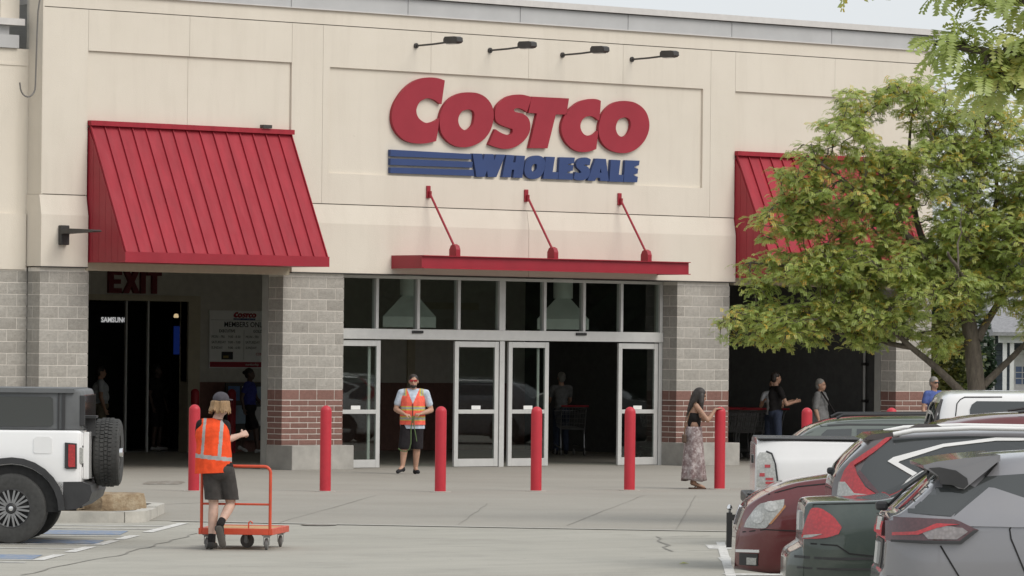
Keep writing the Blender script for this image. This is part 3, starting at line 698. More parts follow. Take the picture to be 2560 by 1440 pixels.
# shop display inside the exit
DS = thing('shop_display', 'black electronics display with lit white Samsung lettering beyond the exit doorway', 'display', (6.7, 15.05, 0))
mb = MB(); mb.box(0, 1.6, 0, .5, 0, 3.1); mb.build('cabinet', 'black', DS)
def emit(name, c, s):
    m, nt, b = new_mat(name); b.inputs['Base Color'].default_value = (0.02, 0.02, 0.02, 1)
    b.inputs['Emission Color'].default_value = col4(c); b.inputs['Emission Strength'].default_value = s; return m
words(DS, 'SAMSUNG', .15, .40, 2.69, emit('lit_lettering', (1, 1, 1), .35), 'LEFT', .004, -.012)
SC = thing('screen', 'tall dim blue screen glowing beyond the exit doorway', 'screen', (8.62, 14.5, 0))
mb = MB(); mb.box(-.05, .27, 0, .1, 0, 2.8); mb.build('case', 'black', SC); mb = MB(); mb.box(0, .2, -.012, -.002, 2.02, 2.62); mb.build('display', emit('blue_screen', (.04, .10, .6), .07), SC)
LP = thing('store_lamp', 'small warm lit lamp hanging beyond the exit doorway', 'lamp', (9.83, 16, 0))
mb = MB(); mb.lathe([(0, 2.90), (.04, 2.89), (.055, 2.84), (.045, 2.80), (0, 2.79)], 16); mb.build('bulb', emit('lit_bulb', (1, .75, .42), .45), LP, 50); mb = MB(); mb.tube([(0, 0, 2.95), (0, 0, 4.19)], .012, 6); mb.build('rod', 'dark_metal', LP)
SH = thing('goods_shelf', 'dim shelf of boxed goods with yellow green labels beyond the exit doorway', 'shelf', (6.2, 17.2, 0))
mb = MB()
for z in (.15, .8, 1.45): mb.box(0, 2.4, 0, .8, z, z + .05)
mb.box(0, .06, 0, .8, 0, 2); mb.box(2.34, 2.4, 0, .8, 0, 2); mb.build('rack', 'dark_metal', SH)
gc = [mat('carton_%d' % i, c, .8) for i, c in enumerate(((.25, .06, .05), (.3, .33, .05), (.10, .12, .2), (.3, .25, .18)))]
for i in range(11):
    z = (.2, .85, 1.5)[i % 3]; x0 = .08 + (i // 3) * .58; mb = MB(); mb.bbox(x0, x0 + .5, .05, .6, z, z + random.uniform(.25, .5), .01); mb.build('carton', gc[i % 4], SH)

# ================================================================== WALL LIGHTS AND CABLE
for i, x in enumerate((3.03, 4.83, 6.64, 8.42)):
    T = thing('sign_lamp', '%s of the four long-armed dark lamps above the red letters' % ('leftmost', 'second from left', 'third from left', 'rightmost')[i], 'wall lamp', (x, -.02, 7.76), 0, 'sign lamps above the red letters')
    mb = MB(); mb.lathe([(.05, 0), (.05, -.03)], 14, 'Y'); mb.build('wall_mount', 'dark_metal', T, 40)
    mb = MB(); mb.tube([(0, -.02, 0), (0, -.5, .01), (0, -.90, .03)], .018, 8); mb.build('arm', 'dark_metal', T, 50)
    mb = MB(); mb.prism([(-.86, .005), (-1.20, .0), (-1.25, .03), (-1.24, .10), (-1.17, .125), (-.90, .13), (-.86, .09)], lambda p, d: (d, p[0], p[1]), -.07, .07); mb.build('lamp_head', 'dark_metal', T)
    mb = MB(); mb.box(-.055, .055, -1.17, -.92, -.012, -.001); mb.build('lens', mat('lamp_lens', (.5, .5, .48), .3), T)
T = thing('wall_light', 'dark wall light with flat visor arm on the left pier', 'wall lamp', (-4.95, -.075, 4.10))
mb = MB(); mb.bbox(-.09, .09, -.09, 0, -.17, .17, .012); mb.build('back_box', 'dark_metal', T)
mb = MB(); mb.prism([(-.085, .02), (-.35, .03), (-.95, .045), (-1.02, .06), (-.95, .085), (-.35, .11), (-.085, .09)], lambda p, d: (d, p[0], p[1]), -.1, .1); mb.build('visor', 'dark_metal', T)
CB = thing('hanging_cable', 'loose grey cable hanging in a hook down the upper left wall', 'cable', (-5.5, -.05, 8.2))
mb = MB(); pts = [(.1, -.0, .6), (.06, -.0, .1), (.0, .0, -.25), (-.015, .0, -.6), (-.03, .0, -1.2), (-.04, .0, -1.55)]
for k in range(11):
    t = math.pi * k / 10; pts.append((-.20 + .16 * math.cos(t), 0, -1.55 - .19 * math.sin(t) * (1.0)))
pts.append((-.37, 0, -1.50)); mb.tube(pts, .014, 8); mb.build('cable', mat('grey_cable', (.16, .15, .14), .6), CB, 60)

# ================================================================== BOLLARDS
BPOS = [(-9.38, -9.61), (-7.56, -10.54), (-5.97, -11.39), (-4.23, -11.65), (-2.48, -11.90), (-.59, -11.98), (.58, -12.77), (2.50, -12.79)]
BLAB = ['red bollard behind the worker in the orange vest', 'red bollard in front of the brick pier between exit and doors', 'red bollard beside the guard at the entrance',
        'red bollard in front of the middle of the glass doors', 'red bollard in front of the right-hand sliding door', 'red bollard under the hand of the woman in the long skirt',
        'red bollard seen above the white pickup bed', 'red bollard top showing over the dark sedan roof']
bm_me = None
def bollard_mesh(h=1.32, r=.086):
    prof = [(r, 0), (r, h - .085)] + [(r * math.cos(t * math.pi / 16), h - .085 + .085 * math.sin(t * math.pi / 16)) for t in range(1, 9)]
    mb = MB(); mb.lathe(prof, 28); return mb.mesh('sleeve', 40)
bme = bollard_mesh()
cme = MB(); cme.lathe([(.17, 0), (.17, .009), (.09, .012)], 24); cme = cme.mesh('collar', 40)
M['collar'] = mat('pale_patch', (.42, .40, .36), .9, var=.2)
for (x, y), lb in zip(BPOS, BLAB):
    T = thing('bollard', lb, 'bollard', (x, y, .006), random.uniform(0, 6), 'red bollards along the plaza')
    ob('sleeve', bme, 'red_bollard', T); ob('footing', cme, 'collar', T)
for (x, y), lb in (((6.75, 11.3), 'dim red bollard beside the exit doorway'), ((7.55, 11.1), 'dim red bollard under the hours board')):
    T = thing('bollard', lb, 'bollard', (x, y, .006), 0, 'bollards inside the exit bay'); ob('sleeve', bme, 'red_bollard', T)

# ================================================================== BOULDERS
def boulder(name, label, a, b, size, seed, z=0.10, rz=0.0):
    rb = random.Random(seed); bm = bmesh.new(); bmesh.ops.create_cube(bm, size=1.3)
    for k in range(16):                        # quarried slab: broken off along flat planes
        t = rb.uniform(0, 6.28); e = rb.uniform(-.12, .16); no = Vector((math.cos(t) * math.cos(e), math.sin(t) * math.cos(e), math.sin(e))); no.normalize()
        res = bmesh.ops.bisect_plane(bm, geom=bm.verts[:] + bm.edges[:] + bm.faces[:], plane_co=no * rb.uniform(.45, .54), plane_no=no, clear_outer=True)
        bmesh.ops.holes_fill(bm, edges=[x for x in bm.edges if len(x.link_faces) == 1], sides=0)
    bmesh.ops.triangulate(bm, faces=bm.faces[:]); bmesh.ops.subdivide_edges(bm, edges=bm.edges[:], cuts=3, use_grid_fill=True)
    for v in bm.verts:
        p = v.co; p = p + noise.noise_vector(p * 4 + Vector((seed, 3, 1))) * .018
        p.z = max(-.48, min(.30 - .10 * p.x + .04 * noise.noise(p * 2.5 + Vector((seed, 0, 0))), p.z)); v.co = Vector((p.x * size[0], p.y * size[1], (p.z + .48) * size[2]))
    me = bpy.data.meshes.new(name); bm.to_mesh(me); bm.free(); shade(me, 28)
    p = lot(a, b, z); return tag(ob(name, me, 'limestone', None, p, (R_(1.5), R_(-3), -TH + rz)), label, 'boulder', 'boulders on the kerb island')
def limestone():
    m, nt, b = new_mat('limestone'); v = tex_coord(nt)
    c = ramp(nt, noise_n(nt, v, 5, 8, .72), [(.3, (.17, .115, .068)), (.5, (.34, .25, .155)), (.72, (.54, .45, .32))])
    nt.links.new(c, b.inputs['Base Color']); b.inputs['Roughness'].default_value = .95
    bump(nt, b, noise_n(nt, v, 16, 8, .75), .9, .03); return m
M['limestone'] = limestone()
boulder('boulder', 'long flat tan limestone boulder on the kerb island', -1.90, 9.6, (.86, .5, .27), 3.1)
boulder('boulder', 'smaller pale boulder behind the spare tyre', -2.2, 11.2, (.5, .45, .22), 8.4)
boulder('boulder', 'tan boulder half hidden by the rear bumper', -2.6, 9.7, (.9, .6, .3), 5.7)
tag(MB().add([tuple(lot(5.02 + dx, -2.46 + dy, z)) for dx, dy, z in ((-.05, 0, .012), (0, -.03, .02), (.06, .01, .014), (0, .05, .026))], [(0, 1, 2, 3)]).build('fallen_leaf', mat('yellow_leaf', (.30, .32, .03), .7)), 'single yellow green leaf lying on the asphalt', 'leaf')

# ================================================================== VEHICLES
def paint(name, c, metal=0.35, rough=0.34, dirt=0.15):
    m, nt, b = new_mat(name); v = tex_coord(nt)
    d = ramp(nt, noise_n(nt, v, 2.2, 6, .65), [(.45, 0.0), (.8, dirt)])
    nt.links.new(mix_c(nt, d, c, (.30, .285, .26)), b.inputs['Base Color'])
    b.inputs['Metallic'].default_value = metal
    nt.links.new(ramp(nt, noise_n(nt, v, 3.1, 5), [(.35, rough * .9), (.75, rough * 1.25)]), b.inputs['Roughness'])
    b.inputs['Coat Weight'].default_value = 1.0; b.inputs['Coat Roughness'].default_value = .05; b.inputs['Coat IOR'].default_value = 1.5
    return m
M['p_white'] = paint('white_paint', (.86, .86, .855), 0.0, .4, .06)
M['p_truck'] = paint('pearl_white_paint', (.80, .795, .785), 0.0, .4, .08)
M['p_green'] = paint('dark_green_paint', (.045, .062, .052), .3, .35)
M['p_grey'] = paint('graphite_paint', (.115, .10, .098), .45, .35)
M['p_maroon'] = paint('maroon_paint', (.135, .022, .024), .35, .35)
M['p_silver'] = paint('silver_lilac_paint', (.25, .248, .262), .4, .38)
M['p_dark'] = paint('slate_green_paint', (.12, .14, .125), .35, .35)
def car_glass(name, c=(.02, .023, .024)):
    m, nt, b = new_mat(name); b.inputs['Base Color'].default_value = col4(c); b.inputs['Roughness'].default_value = .03
    b.inputs['IOR'].default_value = 1.55; b.inputs['Specular IOR Level'].default_value = .8; return m
M['c_glass'] = car_glass('tinted_car_glass', (.045, .05, .05)); M['rim_spoke'] = mat('machined_rim', (.30, .30, .30), .3, metal=.7, var=.1); M['c_glass2'] = car_glass('smoked_car_glass', (.05, .055, .055))
M['trim'] = mat('black_trim', (.034, .034, .035), .5, var=.2); M['seam'] = mat('panel_gap', (.012, .012, .012), .8)
M['chrome'] = mat('chrome', (.78, .78, .78), .12, metal=1.0, var=.04); M['bright'] = mat('satin_trim', (.82, .81, .79), .35, metal=.1, var=.03)
M['tyre'] = mat('tyre_rubber', (.05, .05, .048), .82, var=.25, vscale=14, bmp=.2)
M['rubber'] = mat('rubber', (.02, .02, .02), .75)
def lens(name, c, rough=.12, spec=.6, emi=0):
    m, nt, b = new_mat(name); v = tex_coord(nt)
    vo = nd(nt, 'ShaderNodeTexVoronoi'); vo.inputs['Scale'].default_value = 42; nt.links.new(v, vo.inputs['Vector'])
    nt.links.new(ramp(nt, vo.outputs['Distance'], [(.1, c), (.75, [x * .72 for x in c])]), b.inputs['Base Color'])
    b.inputs['Roughness'].default_value = rough; b.inputs['Coat Weight'].default_value = 1; b.inputs['Coat Roughness'].default_value = .03
    return m
M['red_lens'] = lens('red_lens', (.52, .022, .028)); M['dred_lens'] = lens('deep_red_lens', (.10, .035, .04)); M['clear_lens'] = lens('clear_lens', (.50, .50, .47)); M['bowl_lens'] = lens('lamp_bowl', (.66, .66, .63), .05); M['smoke_lens'] = lens('smoked_lens', (.30, .27, .27)); M['amber_lens'] = lens('amber_lens', (.5, .2, .05))
M['plate'] = mat('licence_plate', (.62, .62, .60), .4); M['hardtop'] = mat('grained_hardtop', (.125, .13, .133), .62, var=.12, vscale=5, bmp=.25, bscale=160)

def interp(tab, u):
    if u <= tab[0][0]: return tab[0][1]
    for (a, x), (b, y) in zip(tab, tab[1:]):
        if u <= b: return x + (y - x) * (u - a) / max(1e-6, b - a)
    return tab[-1][1]
def catmull(P, per):
    out = []; n = len(P)
    for i in range(n - 1):
        p0, p1, p2, p3 = P[max(i - 1, 0)], P[i], P[i + 1], P[min(i + 2, n - 1)]
        for k in range(per):
            t = k / per
            out.append(tuple(.5 * (2 * b + (c - a) * t + (2 * a - 5 * b + 4 * c - d) * t * t + (3 * b - a - 3 * c + d) * t ** 3) for a, b, c, d in zip(p0, p1, p2, p3)))
    out.append(P[-1]); return out
class Car:
    """body lofted from a side profile; the car's near side is y = 0 and it runs along +x"""
    def __init__(s, name, label, loc, yaw, prof, W, belt, bottom, m, plan, roof_in=.20, boxy=0.0, step=.07, end_w=.60, group='cars parked in the right-hand row', cat='car'):
        s.T = thing(name, label, cat, loc, R_(yaw), group); s.W = W; s.hw = W / 2
        st = []
        sp = catmull(prof, 6) if boxy < .5 else prof
        for i in range(len(sp) - 1):
            (u0, z0), (u1, z1) = sp[i], sp[i + 1]; L = math.hypot(u1 - u0, z1 - z0); k_ = max(1, int(L / step))
            for k in range(k_): st.append((u0 + (u1 - u0) * k / k_, z0 + (z1 - z0) * k / k_))
        st.append(sp[-1])
        vs = []; NR = None; last = -9
        for u, zt in st:
            u = max(u, last + .0008); last = u
            zb = interp(bottom, u); zt = max(zt, zb + .05); zbelt = min(interp(belt, u), zt - .012); gh = zt - zbelt
            ue = (u - sp[0][0]); ur = sp[-1][0] - u; rnd_ = 1 - (1 - end_w) * max(0, 1 - ue / .42) ** 2.6 - .34 * max(0, 1 - ur / .6) ** 2.4
            w = s.hw * rnd_; f = min(1, gh / .42); rw = w * (.95 - roof_in * f)
            P = [(0, zb), (.70 * w, zb), (.92 * w, zb + .03), (.975 * w, zb + .22 * (zbelt - zb)), (1.0 * w, zb + .55 * (zbelt - zb)), (.985 * w, zb + .88 * (zbelt - zb)), (.955 * w, zbelt),
                 (.955 * w + (rw - .955 * w) * .62, zbelt + .60 * gh), (rw, zt - .13 * min(gh, .5)), (rw * .86, zt - .02 * f - .003), (rw * .5, zt), (0, zt + .006)]
            ring = catmull(P, 3); NR = len(ring)
            full = [(-y, z) for y, z in ring[:-1]] + [(y, z) for y, z in reversed(ring)][:-1]
            vs.append([(u, y + s.hw, z) for y, z in full])
        n = len(vs[0]); flat = [p for r in vs for p in r]; fs = []
        for i in range(len(vs) - 1):
            for k in range(n): k2 = (k + 1) % n; fs.append((i * n + k, i * n + k2, (i + 1) * n + k2, (i + 1) * n + k))
        fs.append(tuple(range(n))); fs.append(tuple((len(vs) - 1) * n + k for k in reversed(range(n))))
        mb = MB(); mb.add(flat, fs); me = mb.mesh('body', 75 if boxy < .5 else 50); s.body = ob('body', me, m, s.T)
        s.bvh = BVHTree.FromPolygons([Vector(p) for p in flat], fs)
    def hit(s, uz, mode):
        if mode == 'side': o, d = Vector((uz[0], -2, uz[1])), Vector((0, 1, 0))
        elif mode == 'far': o, d = Vector((uz[0], s.W + 2, uz[1])), Vector((0, -1, 0))
        elif mode == 'rear': o, d = Vector((-3, uz[0], uz[1])), Vector((1, 0, 0))
        elif mode == 'front': o, d = Vector((12, uz[0], uz[1])), Vector((-1, 0, 0))
        else: o, d = Vector((uz[0], uz[1], 4)), Vector((0, 0, -1))
        loc, nrm, _, _ = s.bvh.ray_cast(o, d)
        if loc is None: loc, nrm, _, _ = s.bvh.find_nearest(o + d * (2.0 if mode in ('side', 'far') else 3.0)); return loc, -d
        if nrm.dot(d) > 0: nrm = -nrm
        return loc, nrm
    def patch(s, name, poly, m, mode='side', off=.006, thick=.012, seg=0, grid=.09, parent=None, smooth=35):
        """a pane, lamp or trim piece laid on the body's own surface"""
        if seg: poly = smooth_poly(poly, seg)
        bm = bmesh.new(); vv = [bm.verts.new((p[0], p[1], 0)) for p in poly]; bm.faces.new(vv)
        xs_ = [p[0] for p in poly]; ys_ = [p[1] for p in poly]
        for ax, arr in ((0, xs_), (1, ys_)):
            g0 = min(arr) + grid
            while g0 < max(arr) - .01:
                no = Vector((1, 0, 0)) if ax == 0 else Vector((0, 1, 0)); co = no * g0
                bmesh.ops.bisect_plane(bm, geom=bm.verts[:] + bm.edges[:] + bm.faces[:], plane_co=co, plane_no=no); g0 += grid
        bmesh.ops.triangulate(bm, faces=[f for f in bm.faces if len(f.verts) > 4])
        bm.verts.index_update(); pts = [v.co.copy() for v in bm.verts]; fcs = [[v.index for v in f.verts] for f in bm.faces]
        bd = [(e.verts[0].index, e.verts[1].index) for e in bm.edges if len(e.link_faces) == 1]; bm.free()
        H = [s.hit((p.x, p.y), mode) for p in pts]; n = len(pts)
        top = [h + nn * off for h, nn in H]; bot = [h - nn * thick for h, nn in H]
        mb = MB(); mb.add(top + bot, fcs + [tuple(i + n for i in reversed(f)) for f in fcs] + [(a, b, b + n, a + n) for a, b in bd])
        return mb.build(name, m, parent or s.T, smooth)
    def line(s, name, pts, w, m='seam', mode='side', off=.004, parent=None):
        """a narrow strip (panel gap, moulding) along a polyline on the body"""
        P = [Vector(p) for p in pts]; a, b = [], []
        for i, p in enumerate(P):
            t = (P[min(i + 1, len(P) - 1)] - P[max(i - 1, 0)]).normalized(); nn = Vector((-t.y, t.x)); a.append(tuple(p + nn * w / 2)); b.append(tuple(p - nn * w / 2))
        return s.patch(name, a + b[::-1], m, mode, off, .006, parent=parent)
    def wheels(s, us, r=.33, w=.22, inset=.0):
        for u in us:
            for far in (0, 1):
                y = (s.W - w - inset + .01) if far else inset - .01
                wheel(s.T, (u, y, r), r, w, far)
                s.patch('wheel_arch', [(u + (r + .03) * math.cos(t * math.pi / 9), r + (r + .03) * math.sin(t * math.pi / 9) - .0) for t in range(10)], 'seam', 'far' if far else 'side', .004, .01)
def wheel(parent, loc, r, w, far=0, spokes=7, rimfrac=.64, twin=False):
    T = link(bpy.data.objects.new('wheel', None), parent); T.location = loc
    if far: T.location = (loc[0], loc[1] + w, loc[2]); T.rotation_euler = (0, 0, math.pi)
    rr = r * rimfrac
    mb = MB(); mb.lathe([(rr, .02), (r * .9, .0), (r * .965, .012), (r, .045), (r, w - .045), (r * .965, w - .012), (r * .9, w), (rr, w - .02), (rr, .02)], 40, 'Y', cap=False); mb.build('tyre', 'tyre', T, 35)
    mb = MB(); mb.lathe([(rr + .002, .022), (rr * .96, .018), (rr * .9, .03), (rr * .88, .10), (.0, .11)], 36, 'Y', cap=False); rim = mb.build('rim', 'trim', T, 35)
    mb = MB(); ang = []
    for k in range(spokes):
        a = 2 * math.pi * k / spokes; ang += [a - .13, a + .13] if twin else [a]
    for a in ang:
        mtx = Matrix.Rotation(a, 4, 'Y'); wd = .011 if twin else .028
        mb.box(.06, rr * .93, .022, .06, -wd, wd, mtx)
    mb.build('spokes', 'rim_spoke' if twin else 'bright', rim)
    mb = MB(); mb.lathe([(.0, .012), (.045, .014), (.058, .025), (.062, .07)], 20, 'Y'); mb.build('hub_cap', 'trim' if twin else 'bright', rim, 35)
    if twin:
        mb = MB(); mb.lathe([(.0, .004), (.026, .006), (.03, .014)], 16, 'Y'); mb.build('hub_emblem', 'chrome', rim, 35)
    return T

YAW = -42.3
# ---- silver hatchback, nearest
c = Car('hatchback', 'silver lilac hatchback with roof spoiler and light bar tail, nearest on the right', (-29.867, -44.210, 0), YAW,
        [(.04, .40), (.042, .55), (.05, .63), (.075, .68), (.09, .86), (.10, .99), (.125, 1.05), (.19, 1.085), (.32, 1.205), (.47, 1.35), (.60, 1.44), (.80, 1.49), (1.2, 1.525), (1.9, 1.54), (2.5, 1.47), (3.2, 1.12), (3.5, 1.05), (4.1, .93), (4.3, .72), (4.32, .45)],
        1.82, [(0, 1.0), (.2, 1.03), (1, 1.05), (3, .98), (4.3, .8)], [(.04, .28), (.3, .2), (4, .2), (4.3, .28)], 'p_silver',
        [(-.06, .62), (-.03, .72), (.0, .78), (.06, .85), (.14, .91), (.30, .965), (.6, 1), (3.6, 1), (4.1, .9), (4.32, .72)], .24)
c.patch('rear_window', [(.42, 1.09), (1.40, 1.09), (1.36, 1.40), (.46, 1.40)], 'c_glass2', 'rear', .006, .015, grid=.06)
c.patch('rear_window_side', [(.19, 1.085), (.40, 1.068), (.545, 1.06), (.66, 1.16), (.76, 1.25), (.64, 1.30), (.52, 1.37), (.42, 1.30), (.30, 1.19)], 'c_glass2', 'side', .006, .015, grid=.05)
c.patch('quarter_window', [(.80, 1.345), (.60, 1.15), (.565, 1.06), (.84, 1.235), (1.10, 1.165), (2.2, 1.06), (2.35, 1.38), (1.6, 1.41)], 'c_glass2', 'side', .005, .012, grid=.07)
c.patch('quarter_panel', [(.545, 1.04), (.82, 1.265), (.86, 1.262), (1.10, 1.185), (2.3, 1.02), (2.3, .98), (.6, .99)], 'p_silver', 'side', .012, .01, grid=.06)
TL = c.patch('tail_light', [(.11, 1.042), (.32, 1.035), (.56, 1.028), (.735, .965), (.61, .868), (.40, .866), (.15, .87), (.11, .88)], 'dred_lens', 'side', .035, .03, grid=.05)
c.patch('tail_light_lower_edge', [(.15, .868), (.40, .862), (.615, .862), (.74, .962), (.70, .962), (.60, .884), (.15, .884)], 'trim', 'side', .042, .02, grid=.05, parent=TL)
c.patch('tail_light_lens', [(.34, .945), (.42, .985), (.62, .978), (.66, .95), (.58, .895), (.38, .895)], 'smoke_lens', 'side', .042, .02, grid=.05, parent=TL)
c.patch('tail_light_strip', [(.16, .935), (.30, .945), (.44, 1.0), (.60, .995), (.44, .975), (.32, .925), (.16, .915)], 'red_lens', 'side', .047, .02, grid=.05, parent=TL)
c.patch('light_bar', [(.44, .90), (1.38, .90), (1.38, 1.03), (.44, 1.03)], 'dred_lens', 'rear', .03, .03, grid=.06)
c.patch('badge', [(.86, .93), (.96, .93), (.96, 1.02), (.86, 1.02)], 'chrome', 'rear', .045, .03)
PLT = c.patch('licence_plate', [(.76, .68), (1.06, .68), (1.06, .84), (.76, .84)], 'plate', 'rear', .03, .03)
c.patch('plate_recess', [(.55, .66), (1.27, .66), (1.27, .87), (.55, .87)], 'trim', 'rear', .008, .01)
mb = MB(); sw = c.W
# spoiler: a wing from the roof over the window with dark undersides
for sgn in (0, 1):
    pass
mb.prism([(.345, 1.425), (.44, 1.452), (.66, 1.482), (.90, 1.505), (.90, 1.46), (.62, 1.405), (.46, 1.412), (.35, 1.40)], lambda p, d: (p[0], d, p[1]), .13, sw - .13)
mb.build('spoiler', 'p_silver', c.T, 80)
mb = MB()
for y0 in (.12,): mb.prism([(.345, 1.41), (.46, 1.42), (.62, 1.41), (.88, 1.50), (.88, 1.455), (.64, 1.255), (.60, 1.26)], lambda p, d: (p[0], d, p[1]), y0, y0 + .035)
mb.build('spoiler_fin', 'p_silver', c.T)
mb = MB(); mb.prism([(.345, 1.41), (.46, 1.42), (.62, 1.41), (.88, 1.50), (.88, 1.455), (.64, 1.255), (.60, 1.26)], lambda p, d: (p[0], d, p[1]), sw - .155, sw - .12); mb.build('spoiler_fin', 'p_silver', c.T)
mb = MB(); mb.prism([(.44, 1.40), (.60, 1.395), (.80, 1.45), (.64, 1.265), (.56, 1.30), (.47, 1.30)], lambda p, d: (p[0], d, p[1]), .16, sw - .16); mb.build('spoiler_underside', 'trim', c.T)
mb = MB(); mb.prism([(.385, 1.405), (.46, 1.412), (.58, 1.39), (.66, 1.335), (.67, 1.29), (.635, 1.258), (.55, 1.285), (.47, 1.29), (.455, 1.35)], lambda p, d: (p[0], d, p[1]), .108, .119); mb.build('spoiler_recess', 'trim', c.T)
mb = MB(); mb.tube([(.14, .95, 1.105), (.26, .80, 1.24), (.40, .42, 1.372)], .012, 6); mb.bbox(.05, .14, .90, .99, 1.07, 1.14, .02); mb.build('rear_wiper', 'trim', c.T)
c.line('door_gap', [(1.10, 1.20), (.962, .975), (.972, .905), (1.08, .65), (1.25, .40)], .012); c.line('tailgate_gap', [(.465, .85), (.60, .63), (.66, .40)], .012)
c.line('roof_gap', [(.80, 1.345), (.885, 1.44)], .014, off=.012)
c.patch('bumper_insert', [(.02, .40), (.10, .62), (.40, .63), (.50, .40)], 'trim', 'side', .004, .01)
c.wheels((.85, 3.45), .295, .21); c.line('sill', [(.9, .26), (3.4, .26)], .1, 'trim')
c.patch('windscreen', [(.25, 1.08), (1.57, 1.08), (1.38, 1.44), (.44, 1.44)], 'c_glass', 'front', .006)

# ---- dark green saloon
c = Car('saloon', 'dark green saloon with large red wraparound tail light', (-27.444, -40.982, 0), YAW,
        [(-.10, .42), (-.097, .54), (-.07, .61), (.0, .655), (.035, .70), (.03, .90), (.035, .965), (.055, 1.01), (.09, 1.035), (.26, 1.047), (.66, 1.06), (.86, 1.13), (1.10, 1.28), (1.45, 1.40), (1.9, 1.43), (2.5, 1.38), (3.2, 1.02), (3.5, .98), (4.3, .84), (4.6, .66), (4.65, .42)],
        1.80, [(0, .90), (.7, .97), (2, .96), (3.4, .92), (4.6, .72)], [(-.10, .26), (.3, .18), (4.2, .18), (4.65, .26)], 'p_green',
        [(-.14, .62), (-.11, .72), (-.06, .81), (.0, .87), (.1, .935), (.35, .985), (.7, 1), (3.9, 1), (4.4, .88), (4.65, .70)], .26)
c.patch('rear_window', [(.74, .25), (.74, 1.55), (1.30, 1.42), (1.30, .38)], 'c_glass2', 'top', .006, .012, grid=.06)
TL = c.patch('tail_light', [(.04, .75), (.05, .82), (.096, .951), (.135, .972), (.19, .962), (.274, .904), (.335, .831), (.31, .775), (.20, .742), (.045, .73)], 'red_lens', 'side', .022, .03, seg=3, grid=.04)
c.patch('reversing_lens', [(.045, .737), (.055, .762), (.19, .775), (.11, .747)], 'clear_lens', 'side', .028, .03, parent=TL)
c.line('bumper_gap', [(.02, .70), (.30, .685), (.40, .62), (.62, .60)], .012); c.line('bumper_crease', [(-.12, .588), (.3, .578), (.65, .585)], .02, 'trim')
c.line('bumper_moulding', [(-.10, .50), (.3, .495), (.8, .50)], .016, 'trim'); c.line('trunk_gap', [(.02, 1.0), (.3, 1.015), (.7, 1.03)], .008)
c.patch('side_window', [(1.25, 1.02), (1.75, 1.35), (2.4, 1.33), (3.0, 1.0)], 'c_glass', 'side', .005); c.wheels((.95, 3.75))
c.patch('licence_plate', [(.75, .78), (1.05, .78), (1.05, .93), (.75, .93)], 'plate', 'rear', .015, .02)

# ---- graphite crossover with tall tail lights
c = Car('crossover', 'graphite crossover with tall red tail light and bright window trim', (-25.117, -39.037, 0), YAW,
        [(-.05, .42), (-.04, .60), (-.01, .66), (-.01, .95), (.01, 1.13), (.055, 1.234), (.13, 1.32), (.225, 1.41), (.30, 1.48), (.36, 1.515), (.57, 1.545), (1.2, 1.575), (2.0, 1.57), (2.6, 1.47), (3.2, 1.12), (3.5, 1.05), (4.1, .98), (4.4, .76), (4.45, .45)],
        1.82, [(0, 1.0), (1, 1.05), (3, 1.0), (4.4, .85)], [(-.05, .28), (.3, .2), (4.1, .2), (4.45, .28)], 'p_grey',
        [(-.05, .64), (-.03, .74), (.0, .81), (.05, .875), (.12, .925), (.3, .975), (.6, 1), (3.8, 1), (4.2, .9), (4.45, .72)], .20)
c.patch('rear_quarter_glass', [(.30, 1.33), (.52, 1.49), (1.0, 1.515), (1.9, 1.51), (1.9, 1.33), (1.40, 1.47), (.95, 1.42), (.52, 1.30), (.48, 1.28), (.70, 1.14), (.72, 1.02), (.40, 1.0), (.30, 1.09), (.235, 1.20)], 'c_glass2', 'side', .005, .012, grid=.08)
c.patch('side_window', [(.545, 1.283), (.72, 1.175), (1.2, 1.08), (3.0, 1.05), (2.55, 1.40), (1.9, 1.46), (1.42, 1.475), (.96, 1.415)], 'c_glass', 'side', .005, .012, grid=.08)
c.patch('window_trim', [(.47, 1.29), (.52, 1.325), (.95, 1.443), (1.41, 1.500), (1.9, 1.50), (1.9, 1.482), (1.41, 1.476), (.96, 1.418), (.575, 1.292), (.562, 1.28), (.75, 1.178), (.70, 1.158)], 'bright', 'side', .016, .015, grid=.06)
TL = c.patch('tail_light', [(.05, .968), (.075, 1.10), (.112, 1.205), (.16, 1.27), (.30, 1.37), (.46, 1.482), (.515, 1.492), (.40, 1.40), (.27, 1.30), (.19, 1.25), (.21, 1.184), (.28, 1.064), (.385, .998), (.385, .972)], 'red_lens', 'side', .02, .03, grid=.05)
c.patch('reversing_lens', [(.055, .972), (.072, 1.105), (.12, 1.105), (.19, 1.01), (.36, .992), (.36, .974)], 'clear_lens', 'side', .026, .03, parent=TL, grid=.05)
c.patch('dark_lens', [(.215, 1.18), (.235, 1.21), (.40, 1.01), (.385, 1.0), (.30, 1.06)], 'dred_lens', 'side', .024, .02, parent=TL, grid=.05)
mb = MB()
for y in (.19, c.W - .19): mb.tube([(.52, y, 1.525), (.70, y, 1.562), (1.2, y, 1.588), (2.2, y, 1.58), (2.45, y, 1.54)], .021, 8)
mb.build('roof_rails', 'bright', c.T, 50)
c.patch('rear_window', [(.3, 1.15), (1.52, 1.15), (1.4, 1.43), (.42, 1.43)], 'c_glass', 'rear', .006)
mb = MB(); mb.prism([(.26, 1.48), (.33, 1.522), (.58, 1.55), (.58, 1.50), (.33, 1.475)], lambda p, d: (p[0], d, p[1]), .26, c.W - .26); mb.build('roof_lip', 'p_grey', c.T, 40)
mb = MB(); mb.bbox(-.02, .06, .8, .88, 1.16, 1.22, .02); mb.build('rear_wiper', 'trim', c.T)
